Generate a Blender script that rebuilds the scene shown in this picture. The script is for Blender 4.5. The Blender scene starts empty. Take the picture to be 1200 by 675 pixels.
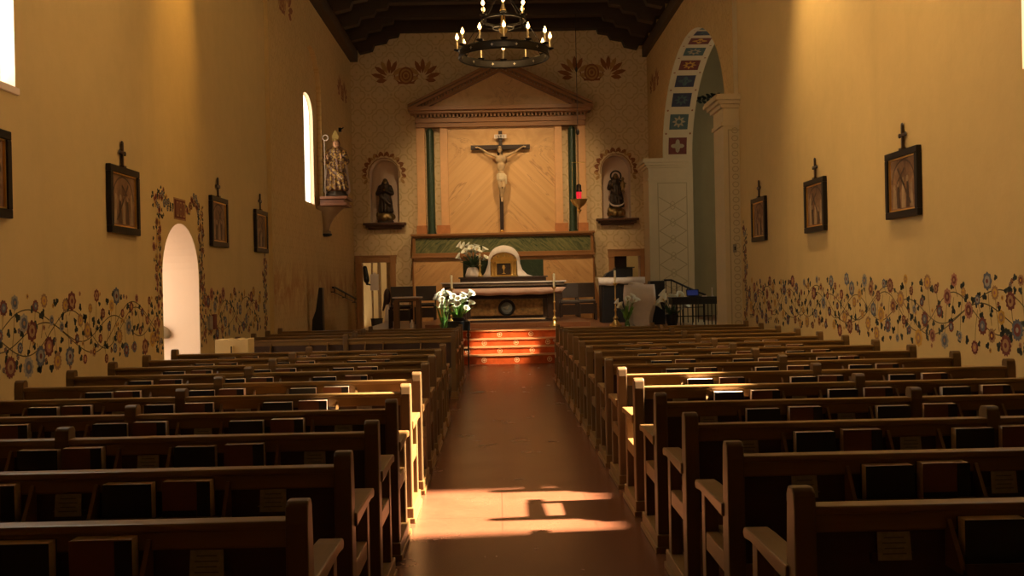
import bpy, bmesh, math, random
from mathutils import Vector, Matrix
from mathutils.geometry import tessellate_polygon
random.seed(7)
pi = math.pi
S = bpy.context.scene
COL = S.collection

# ------------------------------------------------------------------ materials
class N:
    """tiny wrapper so node maths can be written as arithmetic"""
    def __init__(s, nt, sock): s.nt, s.k = nt, sock
    def _m(s, op, *a, clamp=False):
        n = s.nt.nodes.new('ShaderNodeMath'); n.operation = op; n.use_clamp = clamp
        for i, v in enumerate((s,) + a):
            if isinstance(v, N): s.nt.links.new(v.k, n.inputs[i])
            else: n.inputs[i].default_value = v
        return N(s.nt, n.outputs[0])
    def __add__(s, o): return s._m('ADD', o)
    __radd__ = __add__
    def __sub__(s, o): return s._m('SUBTRACT', o)
    def __rsub__(s, o): return s._m('MULTIPLY', -1.0)._m('ADD', o)
    def __mul__(s, o): return s._m('MULTIPLY', o)
    __rmul__ = __mul__
    def __truediv__(s, o): return s._m('DIVIDE', o)
    def abs(s): return s._m('ABSOLUTE')
    def frac(s): return s._m('FRACT')
    def sqrt(s): return s._m('SQRT')
    def sin(s): return s._m('SINE')
    def min(s, o): return s._m('MINIMUM', o)
    def max(s, o): return s._m('MAXIMUM', o)
    def lt(s, o): return s._m('LESS_THAN', o)
    def gt(s, o): return s._m('GREATER_THAN', o)
    def clamp(s): return s._m('ADD', 0.0, clamp=True)

class Mat:
    def __init__(s, name, rough=.7, metal=0, spec=.5):
        s.m = bpy.data.materials.new(name); s.m.use_nodes = True
        s.nt = s.m.node_tree; s.b = s.nt.nodes['Principled BSDF']
        s.b.inputs['Roughness'].default_value = rough; s.b.inputs['Metallic'].default_value = metal
        s.b.inputs['Specular IOR Level'].default_value = spec
        s.tc = s.nt.nodes.new('ShaderNodeTexCoord')
        sp = s.nt.nodes.new('ShaderNodeSeparateXYZ'); s.nt.links.new(s.tc.outputs['Object'], sp.inputs[0])
        s.x, s.y, s.z = (N(s.nt, sp.outputs[i]) for i in range(3))
    def vec(s, x, y, z):
        c = s.nt.nodes.new('ShaderNodeCombineXYZ')
        for i, v in enumerate((x, y, z)):
            if isinstance(v, N): s.nt.links.new(v.k, c.inputs[i])
            else: c.inputs[i].default_value = v
        return c.outputs[0]
    def noise(s, scale=(1, 1, 1), detail=3, rough=.55, dist=0, vec=None):
        mp = s.nt.nodes.new('ShaderNodeMapping'); s.nt.links.new(vec or s.tc.outputs['Object'], mp.inputs[0])
        mp.inputs['Scale'].default_value = scale if not isinstance(scale, (int, float)) else (scale,) * 3
        n = s.nt.nodes.new('ShaderNodeTexNoise'); s.nt.links.new(mp.outputs[0], n.inputs['Vector'])
        n.inputs['Scale'].default_value = 1; n.inputs['Detail'].default_value = detail
        n.inputs['Roughness'].default_value = rough; n.inputs['Distortion'].default_value = dist
        return N(s.nt, n.outputs['Fac'])
    def mix(s, f, a, b):
        n = s.nt.nodes.new('ShaderNodeMix'); n.data_type = 'RGBA'
        if isinstance(f, N): s.nt.links.new(f.k, n.inputs[0])
        else: n.inputs[0].default_value = f
        for v, i in ((a, 6), (b, 7)):
            if isinstance(v, tuple): n.inputs[i].default_value = (*v[:3], 1)
            else: s.nt.links.new(v, n.inputs[i])
        return n.outputs[2]
    def color(s, c):
        if isinstance(c, tuple): s.b.inputs['Base Color'].default_value = (*c[:3], 1)
        else: s.nt.links.new(c, s.b.inputs['Base Color'])
    def bump(s, h, strength=.3, dist=.01):
        n = s.nt.nodes.new('ShaderNodeBump'); n.inputs['Strength'].default_value = strength
        n.inputs['Distance'].default_value = dist; s.nt.links.new(h.k, n.inputs['Height'])
        s.nt.links.new(n.outputs[0], s.b.inputs['Normal'])
    def rough(s, n): s.nt.links.new(n.k, s.b.inputs['Roughness'])

def simple(name, col, rough=.6, metal=0, var=.15, scale=8, bump=0, spec=.5):
    m = Mat(name, rough, metal, spec)
    n = m.noise(scale, 3)
    m.color(m.mix(((n - .3) * 2).clamp(), tuple(c * (1 - var) for c in col), tuple(min(1, c * (1 + var)) for c in col)))
    if bump: m.bump(m.noise(scale * 4, 2), bump, .004)
    return m.m

def wood(name, col, rough=.38, axis='x', dark=.55, coat=0.0, spec=.5):
    m = Mat(name, rough, spec=spec)
    sc = {'x': (1.2, 26, 26), 'y': (26, 1.2, 26), 'z': (26, 26, 1.2)}[axis]
    g = m.noise(sc, 5, .6, .6); b = m.noise(3, 2)
    m.color(m.mix((g * .8 + b * .5 - .2).clamp(), tuple(c * dark for c in col), col))
    m.bump(g, .12, .003); m.b.inputs['Coat Weight'].default_value = coat
    return m.m

def emis(name, col, strength, base=(.8, .8, .8)):
    m = Mat(name, .6); m.color(base)
    m.b.inputs['Emission Color'].default_value = (*col, 1); m.b.inputs['Emission Strength'].default_value = strength
    return m.m

def plaster(name, col, pattern=None, pcol=None, stains=False, var=.12):
    """aged lime plaster; pattern='xz' or 'yz' prints the quatrefoil wallpaper stencil"""
    m = Mat(name, .88, spec=.2)
    n1 = m.noise(.9, 4); n2 = m.noise(4.5, 5, .65)
    f = ((n1 * .6 + n2 * .5) - .25)._m('MULTIPLY', 1.6, clamp=True)
    base = m.mix(f, tuple(c * (1 - var) for c in col), tuple(min(1, c * (1 + var * .5)) for c in col))
    if pattern:
        u = (m.x if pattern == 'xz' else m.y) / .60; v = m.z / .60
        def quat(u, v):
            a = (u.frac() - .5).abs(); b = (v.frac() - .5).abs()
            d1 = (((a - .18) * (a - .18)) + b * b).sqrt(); d2 = ((a * a) + (b - .18) * (b - .18)).sqrt()
            d = (d1.min(d2) - .17).abs()
            return d.lt(.028)
        cell = quat(u, v).max(quat(u + .5, v + .5))
        dot = (((u.frac() - .5) * (u.frac() - .5)) + ((v + .5).frac() - .5) * ((v + .5).frac() - .5)).sqrt().lt(.06)
        wear = m.noise(6, 4)
        base = m.mix(cell.max(dot) * ((wear * 1.5)._m('SUBTRACT', .1, clamp=True)) * .75, base, pcol)
    if stains:
        s1 = m.noise((1, 2.0, 1.2), 5, .7, 1.0)
        band = (1 - 0) * ((m.z - 1.55).abs() * -1.6 + 1)._m('ADD', 0, clamp=True)
        st = ((s1 - .43) * 7)._m('ADD', 0, clamp=True) * band
        base = m.mix(st * .85, base, (.42, .2, .07))
    drips = m.noise((2.2, 2.2, .35), 4, .6)
    base = m.mix(((drips - .55) * 3).clamp() * .35, base, tuple(c * .7 for c in col))
    m.color(base)
    m.bump(n2, .25, .02)
    return m.m

def marble(name, c1, c2, vein, mirror=0.165, ang=1.0, sc=2.0, dens=2.5):
    m = Mat(name, .3)
    ax = (m.x - mirror).abs()
    t = ax * ang + ((m.z - 4.3).abs()) * -1.0
    s = ax + m.z * ang
    v = m.vec(t * sc * .8, s * sc * .75, m.y)
    n = m.noise(1.0, 5, .55, 3.0, vec=v); n3 = m.noise(.7, 3, .5, .5)
    w = ((n * 1.6 + n3 * 1.2 + t * sc * .22) * dens * .6)
    w = (w.frac() - .5).abs()
    vn = (.05 - w)._m('MULTIPLY', 16, clamp=True) * ((n3 - .35) * 4).clamp()
    base = m.mix(((n - .3) * 2.2).clamp(), c1, c2)
    m.color(m.mix(vn * .8, base, vein))
    return m.m

def floor_mat(name, c1, c2, tile, rough):
    m = Mat(name, rough)
    n = m.noise(2.2, 5, .6); n2 = m.noise(28, 3)
    base = m.mix((n * 1.5 - .25).clamp(), c1, c2)
    base = m.mix(((n2 - .45) * 2).clamp() * .35, base, tuple(c * .55 for c in c1))
    gx = ((m.x / tile).frac() - .5).abs().gt(.493); gy = ((m.y / tile).frac() - .5).abs().gt(.493)
    m.color(m.mix(gx.max(gy) * .45, base, tuple(c * .4 for c in c1)))
    m.rough(n * .10 + rough - .03); m.bump(n2, .03, .002)
    return m.m

PLASTER = plaster('nave_plaster', (.62, .44, .19))
PAPER_X = plaster('stencilled_plaster_cross', (.74, .55, .31), 'xz', (.50, .33, .14))
PAPER_Y = plaster('stencilled_plaster_side', (.66, .45, .19), 'yz', (.52, .33, .12))
PAPER_YS = plaster('stained_stencilled_plaster', (.66, .45, .19), 'yz', (.52, .33, .12), stains=True)
REVEAL = plaster('white_reveal_plaster', (.86, .66, .50), var=.05)
CHAPEL = plaster('grey_green_plaster', (.42, .36, .20), var=.1)
STONE = plaster('pale_pilaster_stone', (.62, .50, .30), var=.1)
ADOBE = plaster('pale_adobe_block', (.85, .65, .32), var=.15)
FLOOR = floor_mat('red_polished_floor', (.100, .037, .017), (.155, .060, .028), .6, .24)
DAIS = floor_mat('sanctuary_tile', (.20, .075, .03), (.30, .12, .05), .4, .28)
PEWX = wood('pew_wood_long', (.26, .14, .036), .40, 'x')
PEWZ = wood('pew_wood_upright', (.17, .09, .027), .42, 'z')
PEWY = wood('pew_wood_arm', (.24, .125, .034), .38, 'y')
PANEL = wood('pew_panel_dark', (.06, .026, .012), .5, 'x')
BEAM = wood('ceiling_beam', (.055, .028, .014), .7, 'x')
BEAMY = wood('ceiling_wall_plate', (.10, .06, .03), .7, 'y')
TRIMW = wood('orange_brown_paint', (.36, .155, .045), .45, 'x', .75)
DOORW = wood('door_frame_wood', (.46, .22, .08), .5, 'z', .7)
DARKW = wood('dark_stained_wood', (.045, .022, .012), .4, 'z')
MIDW = wood('table_wood', (.24, .12, .05), .45, 'z')
MARB = marble('peach_marble', (.60, .33, .125), (.76, .46, .20), (.28, .12, .04), ang=1.0, sc=1.35)
MARB2 = marble('peach_marble_lower', (.60, .31, .115), (.74, .43, .18), (.30, .13, .04), ang=1.3, sc=1.5)
GREENM = marble('green_marble', (.025, .05, .022), (.26, .24, .09), (.40, .36, .14), ang=1.6, sc=3, dens=4)
GREENC = marble('green_column_marble', (.02, .035, .018), (.045, .07, .035), (.12, .13, .06), ang=2, sc=3, dens=3)
PINK = simple('pink_pilaster', (.74, .40, .17), .5, var=.06)
PINKD = simple('terracotta_plinth', (.50, .19, .06), .5)
IRON = simple('black_iron', (.018, .015, .013), .45, .6)
BLACK = simple('black_lacquer', (.012, .012, .014), .35)
BLACKC = simple('black_book_cloth', (.010, .011, .016), .55)
BROWNC = simple('brown_book_cover', (.16, .055, .022), .5)
PAGES = simple('book_page_edges', (.80, .62, .42), .8, var=.08, scale=60)
CARD = simple('grey_card', (.26, .22, .16), .7, var=.2, scale=60)
CARDINK = simple('card_print', (.10, .09, .08), .7)
GOLD = simple('old_gold', (.80, .50, .14), .32, .9)
BRASS = simple('brass', (.75, .52, .18), .3, .95)
CLOTH = simple('white_linen', (.80, .68, .58), .9, var=.06, bump=.2)
PINKCLOTH = simple('pink_altar_cloth', (.62, .38, .27), .9, var=.08)
WAX = simple('candle_wax', (.85, .72, .45), .5)
FLAME = emis('bulb_flame', (1, .52, .15), 16)
WICK = simple('wick', (.02, .02, .02), .9)
LILY = simple('lily_white', (.88, .88, .74), .5, var=.05)
LEAF = simple('lily_green', (.16, .34, .05), .5, var=.3)
LEAFD = simple('dark_leaf', (.03, .07, .025), .5)
CORPUS = simple('corpus_flesh', (.50, .33, .16), .6, var=.3)
LOIN = simple('loin_cloth', (.66, .52, .32), .8)
BRONZE = simple('dark_bronze', (.055, .035, .022), .45, .5, var=.5)
BRONZEG = simple('gilded_bronze', (.30, .19, .07), .4, .8, var=.4)
FLESH = simple('painted_flesh', (.62, .32, .18), .6)
VEST = Mat('gold_brocade', .45, .2); _n = VEST.noise(22, 3)
VEST.color(VEST.mix(_n.gt(.47), (.42, .24, .06), (.10, .04, .02))); VEST = VEST.m
CAPE = simple('pale_cape', (.62, .48, .38), .7)
RUBY = emis('ruby_glass', (1, .02, .05), .6, (.5, .0, .03))
PICT = Mat('old_painting', .55); _a = PICT.noise((5, 5, 5), 4, .6, .8)
PICT.color(PICT.mix(((_a - .35) * 3).clamp(), (.13, .06, .025), (.34, .19, .09))); PICT = PICT.m
PICTD = simple('painting_dark_figures', (.08, .04, .02), .55, var=.4)
PICTL = simple('painting_pale_figures', (.36, .24, .13), .55, var=.3)
SWHITE = simple('silver_stud', (.45, .42, .36), .4, .7)
SILVERM = simple('carved_relief', (.20, .17, .12), .5, .3, var=.4)
ALTARF = simple('altar_gold_panel', (.24, .13, .04), .45, .3, var=.5, scale=14)
ALTARD = simple('altar_dark_frame', (.045, .022, .012), .4)
RED_TILE = simple('red_riser_tile', (.55, .10, .025), .25, var=.3, scale=6)
CREAM_TILE = simple('cream_tile', (.85, .60, .33), .3)
TREAD = simple('tread_edge_tile', (.72, .38, .18), .22, var=.1)
# fresco colours
C_STEM = simple('fresco_stem', (.16, .12, .05), .9)
C_LEAF = simple('fresco_leaf', (.055, .060, .045), .9)
C_MAR = simple('fresco_maroon', (.17, .045, .03), .9)
C_BLUE = simple('fresco_blue', (.12, .12, .14), .9)
C_OCH = simple('fresco_ochre', (.55, .30, .045), .9)
C_TAN = simple('fresco_tan', (.34, .19, .08), .9)
C_GRY = simple('fresco_grey', (.30, .26, .20), .9)
C_ROSE = simple('fresco_rose', (.36, .15, .09), .9)
FRES = [C_STEM, C_LEAF, C_MAR, C_BLUE, C_OCH, C_TAN, C_GRY, C_ROSE]
C_ORN = simple('fresco_red_ochre', (.30, .11, .04), .9)
C_ORNL = simple('fresco_light_ochre', (.48, .26, .09), .9)
C_TEAL = simple('fresco_teal', (.07, .11, .10), .8)
C_RED = simple('fresco_deep_red', (.16, .035, .02), .8)
C_NAVY = simple('fresco_navy', (.045, .045, .07), .8)
C_WHITE = simple('fresco_white', (.36, .29, .17), .8)

# ------------------------------------------------------------------ mesh builder
class MB:
    def __init__(s): s.v, s.f, s.mi, s.cur = [], [], [], 0
    def mat(s, i): s.cur = i; return s
    def add(s, vs, fs):
        b = len(s.v); s.v += [Vector(p) for p in vs]
        for f in fs: s.f.append(tuple(b + i for i in f)); s.mi.append(s.cur)
        return s
    def box(s, x0, x1, y0, y1, z0, z1):
        x0, x1 = sorted((x0, x1)); y0, y1 = sorted((y0, y1)); z0, z1 = sorted((z0, z1))
        return s.add([(x0, y0, z0), (x1, y0, z0), (x1, y1, z0), (x0, y1, z0), (x0, y0, z1), (x1, y0, z1), (x1, y1, z1), (x0, y1, z1)],
                     [(0, 3, 2, 1), (4, 5, 6, 7), (0, 1, 5, 4), (1, 2, 6, 5), (2, 3, 7, 6), (3, 0, 4, 7)])
    def hexa(s, lo, hi):
        """lo, hi: four corners each (counter-clockwise from above)"""
        return s.add(list(lo) + list(hi), [(0, 3, 2, 1), (4, 5, 6, 7), (0, 1, 5, 4), (1, 2, 6, 5), (2, 3, 7, 6), (3, 0, 4, 7)])
    def extr(s, pts, axis, a, b):
        """extrude a closed 2D outline along axis; pts are the two other coordinates in xyz order"""
        def P(p, t):
            return {'x': (t, p[0], p[1]), 'y': (p[0], t, p[1]), 'z': (p[0], p[1], t)}[axis]
        n = len(pts); vs = [P(p, a) for p in pts] + [P(p, b) for p in pts]
        tri = tessellate_polygon([[Vector((p[0], p[1], 0)) for p in pts]])
        fs = [tuple(t) for t in tri] + [tuple(i + n for i in reversed(t)) for t in tri]
        fs += [(i, (i + 1) % n, n + (i + 1) % n, n + i) for i in range(n)]
        return s.add(vs, fs)
    def slab(s, outer, holes, axis, a, b, mf=0, mb=0, ms=0, mo=None):
        """thick wall with openings: front face at a (material mf), back at b (mb), reveals ms"""
        loops = [outer] + holes
        def P(p, t):
            return {'x': (t, p[0], p[1]), 'y': (p[0], t, p[1]), 'z': (p[0], p[1], t)}[axis]
        flat = [p for l in loops for p in l]
        tri = tessellate_polygon([[Vector((p[0], p[1], 0)) for p in l] for l in loops])
        s.mat(mf).add([P(p, a) for p in flat], [tuple(t) for t in tri])
        s.mat(mb).add([P(p, b) for p in flat], [tuple(reversed(t)) for t in tri])
        for k, l in enumerate(loops):
            n = len(l); s.mat(ms if k else (mo if mo is not None else mb))
            s.add([P(p, a) for p in l] + [P(p, b) for p in l], [(i, (i + 1) % n, n + (i + 1) % n, n + i) for i in range(n)])
        return s
    def tube(s, pts, r, n=8, caps=True):
        pts = [Vector(p) for p in pts]; rs = r if isinstance(r, (list, tuple)) else [r] * len(pts)
        rings = []; up = None
        for i, p in enumerate(pts):
            t = (pts[min(i + 1, len(pts) - 1)] - pts[max(i - 1, 0)]).normalized()
            if up is None: up = t.orthogonal().normalized()
            up = (up - t * up.dot(t)); up = up.normalized() if up.length > 1e-6 else t.orthogonal().normalized()
            w = t.cross(up)
            rings.append([p + (up * math.cos(2 * pi * k / n) + w * math.sin(2 * pi * k / n)) * rs[i] for k in range(n)])
        vs = [q for r_ in rings for q in r_]; fs = []
        for i in range(len(pts) - 1):
            for k in range(n):
                fs.append((i * n + k, i * n + (k + 1) % n, (i + 1) * n + (k + 1) % n, (i + 1) * n + k))
        if caps: fs += [tuple(range(n - 1, -1, -1)), tuple((len(pts) - 1) * n + k for k in range(n))]
        return s.add(vs, fs)
    def lathe(s, c, prof, n=20, sx=1, sy=1, fold=0, nf=0, ph=0):
        """prof: list of (radius, z) around c"""
        c = Vector(c); vs = []; fs = []; m = len(prof)
        for r, z in prof:
            for k in range(n):
                a = 2 * pi * k / n; rr = r * (1 + fold * math.cos(nf * a + ph + z * 3))
                vs.append((c.x + rr * sx * math.cos(a), c.y + rr * sy * math.sin(a), c.z + z))
        for i in range(m - 1):
            for k in range(n): fs.append((i * n + k, i * n + (k + 1) % n, (i + 1) * n + (k + 1) % n, (i + 1) * n + k))
        fs += [tuple(range(n - 1, -1, -1)), tuple((m - 1) * n + k for k in range(n))]
        return s.add(vs, fs)
    def ell(s, c, r, n=12, rot=None):
        c = Vector(c); vs = []; fs = []; m = n // 2 + 1
        R = rot or Matrix.Identity(3); r = (r, r, r) if isinstance(r, (int, float)) else r
        for i in range(1, m):
            th = pi * i / m
            for k in range(n):
                a = 2 * pi * k / n
                vs.append(c + R @ Vector((r[0] * math.sin(th) * math.cos(a), r[1] * math.sin(th) * math.sin(a), r[2] * math.cos(th))))
        t = len(vs); vs += [c + R @ Vector((0, 0, r[2])), c + R @ Vector((0, 0, -r[2]))]
        for i in range(m - 2):
            for k in range(n): fs.append((i * n + k, (i + 1) * n + k, (i + 1) * n + (k + 1) % n, i * n + (k + 1) % n))
        for k in range(n):
            fs.append((t, k, (k + 1) % n)); fs.append((t + 1, (m - 2) * n + (k + 1) % n, (m - 2) * n + k))
        return s.add(vs, fs)
    def cap(s, a, b, ra, rb, n=10):
        a, b = Vector(a), Vector(b); s.tube([a, b], [ra, rb], n); s.ell(a, ra, n); s.ell(b, rb, n); return s
    def torus(s, c, R, r, n=32, m=8, axis='z', sq=1):
        c = Vector(c); vs = []; fs = []
        for i in range(n):
            a = 2 * pi * i / n
            for k in range(m):
                b = 2 * pi * k / m; q = R + r * math.cos(b); h = r * sq * math.sin(b)
                p = {'z': (q * math.cos(a), q * math.sin(a), h), 'y': (q * math.cos(a), h, q * math.sin(a)), 'x': (h, q * math.cos(a), q * math.sin(a))}[axis]
                vs.append(c + Vector(p))
        for i in range(n):
            for k in range(m): fs.append((i * m + k, ((i + 1) % n) * m + k, ((i + 1) % n) * m + (k + 1) % m, i * m + (k + 1) % m))
        return s.add(vs, fs)
    def build(s, name, mats, parent=None, org=None, smooth=False, bevel=0, seg=2, local=False, remesh=0):
        me = bpy.data.meshes.new(name)
        off = Vector((0, 0, 0))
        if parent and not local:
            q = parent
            while q.parent: q = q.parent
            off = q.location.copy()
        if org: off = Vector(org)
        me.from_pydata([tuple(p - off) for p in s.v], [], s.f)
        mats = mats if isinstance(mats, (list, tuple)) else [mats]
        for m in mats: me.materials.append(m)
        me.polygons.foreach_set('material_index', s.mi)
        bm = bmesh.new(); bm.from_mesh(me)
        bmesh.ops.recalc_face_normals(bm, faces=bm.faces)
        if bevel:
            es = [e for e in bm.edges if len(e.link_faces) == 2 and e.calc_face_angle(0) > .6]
            bmesh.ops.bevel(bm, geom=es, offset=bevel, segments=seg, affect='EDGES', profile=.6)
        bm.to_mesh(me); bm.free()
        if smooth:
            for p in me.polygons: p.use_smooth = True
            if smooth != 'all': me.set_sharp_from_angle(angle=.7)
        o = bpy.data.objects.new(name, me); COL.objects.link(o)
        if parent: o.parent = parent
        if org: o.location = off
        if remesh:
            r = o.modifiers.new('remesh', 'REMESH'); r.mode = 'VOXEL'; r.voxel_size = remesh; r.use_smooth_shade = True
            sm = o.modifiers.new('smooth', 'SMOOTH'); sm.factor = .5; sm.iterations = 2
        return o

def empty(name, loc, label, cat, group=None, rz=0):
    o = bpy.data.objects.new(name, None); COL.objects.link(o); o.location = loc; o.rotation_euler = (0, 0, rz)
    o['label'] = label; o['category'] = cat
    if group: o['group'] = group
    return o
def tag(o, label, cat, group=None):
    o['label'] = label; o['category'] = cat
    if group: o['group'] = group
    return o
def struct(o): o['kind'] = 'structure'; return o
def copy_tree(o, parent=None):
    c = o.copy(); COL.objects.link(c)
    if parent: c.parent = parent
    for ch in list(o.children): copy_tree(ch, c)
    return c

# ------------------------------------------------------------------ camera
HE = 1.545; YAW, PITCH, ROLL, FPX = .0144, -.0040, .0204, 1167.
fw = Vector((math.sin(YAW) * math.cos(PITCH), math.cos(YAW) * math.cos(PITCH), math.sin(PITCH)))
r0 = Vector((math.cos(YAW), -math.sin(YAW), 0)); u0 = r0.cross(fw)
cr, sr = math.cos(ROLL), math.sin(ROLL)
rt = r0 * cr - u0 * sr; up = u0 * cr + r0 * sr
cd = bpy.data.cameras.new('camera'); cam = bpy.data.objects.new('camera', cd); COL.objects.link(cam)
M = Matrix(((rt.x, up.x, -fw.x, 0), (rt.y, up.y, -fw.y, 0), (rt.z, up.z, -fw.z, HE), (0, 0, 0, 1)))
cam.matrix_world = M; cd.sensor_width = 36; cd.lens = 36 * FPX / 1200; cd.clip_start = .05; cd.clip_end = 200
S.camera = cam
def px(X, Y, Z):
    P = Vector((X, Y, Z - HE)); d = P.dot(fw)
    return 600 + FPX * P.dot(rt) / d, 337.5 - FPX * P.dot(up) / d

# ------------------------------------------------------------------ setting
XR, XL = 4.13, -3.83          # nave walls
XSR, XSL = 4.06, -3.76        # sanctuary walls
YB = 26.3; YN = 16.8; HC = 8.75; PZ = .62; YBACK = -3.0
def arch(y0, y1, z0, zs, rise, n=20):
    c, a = (y0 + y1) / 2, (y1 - y0) / 2
    return [(y0, z0)] + [(c - a * math.cos(pi * i / n), zs + rise * math.sin(pi * i / n)) for i in range(n + 1)] + [(y1, z0)]

def fresco_disc(mb, P, c, r, petals, mo, mi_, md, off):
    """a rosette lying on the wall: scalloped outer ring, inner disc, dot"""
    n = petals * 6
    def ring(rr, wob, k):
        return [P(c[0] + rr * (1 + .6 * wob * math.cos(petals * 2 * pi * i / n)) * math.cos(2 * pi * i / n),
                  c[1] + rr * (1 + .6 * wob * math.cos(petals * 2 * pi * i / n)) * math.sin(2 * pi * i / n), off + k * .0012) for i in range(n)]
    mb.mat(mo).add(ring(r, .14, 0), [tuple(range(n))])
    mb.mat(mi_).add(ring(r * .62, .08, 1), [tuple(range(n))])
    mb.mat(md).add(ring(r * .26, 0, 2), [tuple(range(n))])
def fresco_leaf(mb, P, c, r, a, m, off):
    for d in (-.9, 0, .9):
        b = a + d; L = r * (1 if d == 0 else .8); w = r * .34
        ca, sa = math.cos(b), math.sin(b)
        pts = [(0, 0), (L * .35, w), (L * .8, w * .8), (L, 0), (L * .8, -w * .8), (L * .35, -w)]
        mb.mat(m).add([P(c[0] + x * ca - y * sa, c[1] + x * sa + y * ca, off) for x, y in pts], [tuple(range(6))])
def fresco_line(mb, P, pts, w, m, off):
    for i in range(len(pts) - 1):
        a, b = Vector(pts[i]), Vector(pts[i + 1]); d = (b - a); 
        if d.length < 1e-6: continue
        nn = Vector((-d.y, d.x)).normalized() * w / 2; d = d.normalized() * w * .3
        q = [a - nn - d, b - nn + d, b + nn + d, a + nn - d]
        mb.mat(m).add([P(k.x, k.y, off) for k in q], [(0, 1, 2, 3)])
def frieze(mb, P, y0, y1, i0, rnd, zc=1.2, gaps=()):
    """flowering vine band painted along the wall; i0 = index of first fresco material"""
    ok = lambda y: all(not (a < y < b) for a, b in gaps)
    per = 1.7
    for ph, am, pr_ in ((0, .17, 1.7), (2.6, .13, 1.45), (4.2, .22, 2.3)):
        y = y0; seg = []
        while y < y1:
            if ok(y): seg.append((y, zc + am * math.sin(2 * pi * y / pr_ + ph) + .03 * math.sin(5 * y)))
            else:
                fresco_line(mb, P, seg, .011, i0, .002); seg = []
            y += .06
        fresco_line(mb, P, seg, .011, i0, .002)
    combos = [(2, 5, 2), (3, 6, 2), (5, 2, 4), (6, 3, 5), (4, 5, 4), (3, 2, 6), (2, 7, 4), (7, 2, 5), (5, 4, 7), (2, 3, 6)]
    y = y0 + .05; k = 0
    lanes = [.29, -.10, .12, -.27, .02, .22, -.2]
    while y < y1:
        if ok(y - .06) and ok(y + .06):
            z = zc + lanes[k % 7] + rnd.uniform(-.035, .035)
            co = combos[rnd.randrange(10)]; r = rnd.choice((.045, .05, .06, .075, .085))
            a = zc + .15 * math.sin(2 * pi * y / per)
            fresco_line(mb, P, [(y - .06, a), (y - .02, (a + z) / 2), (y, z)], .008, i0, .0015)
            fresco_disc(mb, P, (y, z), r, rnd.choice((8, 11, 14)), i0 + co[0], i0 + co[1], i0 + co[2], .003)
        y += rnd.uniform(.06, .10); k += 1
    y = y0
    while y < y1:
        if ok(y - .04) and ok(y + .04):
            z = zc + rnd.uniform(-.31, .31)
            fresco_leaf(mb, P, (y, z), rnd.uniform(.04, .07), rnd.uniform(0, 6.3), i0 + 1, .0025)
            if rnd.random() < .35:
                fresco_disc(mb, P, (y + .05, zc + rnd.uniform(-.34, .34)), .022, 5, i0 + rnd.choice((2, 3, 4, 7)), i0 + 5, i0 + 2, .0028)
        y += rnd.uniform(.022, .045)
def climb(mb, P, path, i0, rnd, spread=.1):
    fresco_line(mb, P, path, .012, i0, .002)
    for (a, b) in path[::1]:
        for _ in range(6):
            c = (a + rnd.uniform(-spread, spread), b + rnd.uniform(-.06, .06))
            if rnd.random() < .6: fresco_leaf(mb, P, c, rnd.uniform(.03, .05), rnd.uniform(0, 6.3), i0 + 1, .0025)
            else:
                q = rnd.choice(((2, 5), (3, 6), (5, 2), (7, 2), (4, 5))); fresco_disc(mb, P, c, rnd.uniform(.025, .05), 6, i0 + q[0], i0 + q[1], i0 + 2, .003)
def palmette(mb, P, c, s, i_d, i_l):
    """painted wall ornament: rosette shell with two sprays of leaves"""
    cx_, cz = c
    for sg in (-1, 1):
        base = (cx_ + sg * .18 * s, cz - .05 * s)
        fresco_line(mb, P, [(cx_ + sg * .2 * s * math.cos(t) + sg * .1 * s, cz - .02 * s - .2 * s * math.sin(t)) for t in (1.5, 1.0, .5, 0)], .035 * s, i_d, .003)
        for j, (dx, dz, L, a) in enumerate([(.36, -.02, .30, 2.5), (.40, .02, .34, 2.0), (.44, .02, .36, 1.55), (.48, .02, .34, 1.1), (.50, -.02, .36, .65), (.52, -.08, .36, .25), (.34, -.10, .22, 3.1), (.5, -.14, .26, -.1)]):
            a2 = a if sg > 0 else pi - a
            ca, sa = math.cos(a2), math.sin(a2); L *= s * 1.12; w = .062 * s
            bx, bz = cx_ + sg * dx * s, cz + dz * s
            pts = [(0, 0), (L * .4, w), (L * .75, w * .8), (L, 0), (L * .75, -w * .8), (L * .4, -w)]
            mb.mat(i_d if j % 3 else i_l).add([P(bx + x * ca - y * sa, bz + x * sa + y * ca, .002 + .0004 * j) for x, y in pts], [tuple(range(6))])
    for r, m, o in ((.22, i_d, .006), (.175, i_l, .007), (.13, i_d, .008), (.09, i_l, .009), (.05, i_d, .010)):
        n = 24; mb.mat(m).add([P(cx_ + r * s * .9 * math.cos(2 * pi * k / n), cz - .03 * s + r * s * math.sin(2 * pi * k / n) * 1.05, o) for k in range(n)], [tuple(range(n))])
    mb.mat(i_d); fresco_line(mb, P, [(cx_ - .2 * s, cz - .22 * s), (cx_ + .2 * s, cz - .22 * s)], .05 * s, i_d, .004)

# --- nave walls
rnd = random.Random(3)
DOOR = arch(11.45, 12.83, 0.0, 1.72, .64, 22)
W1 = [(6.55, 3.2), (8.04, 3.2), (8.04, 5.9), (6.55, 5.9)]
w = MB()
Pl = lambda a, b, o: (XL + o, a, b)
TH = .95
w.slab([(YBACK, 0), (YN, 0), (YN, HC), (YBACK, HC)], [list(DOOR), W1], 'x', XL, XL - TH, 0, 0, 1, 0)
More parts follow.
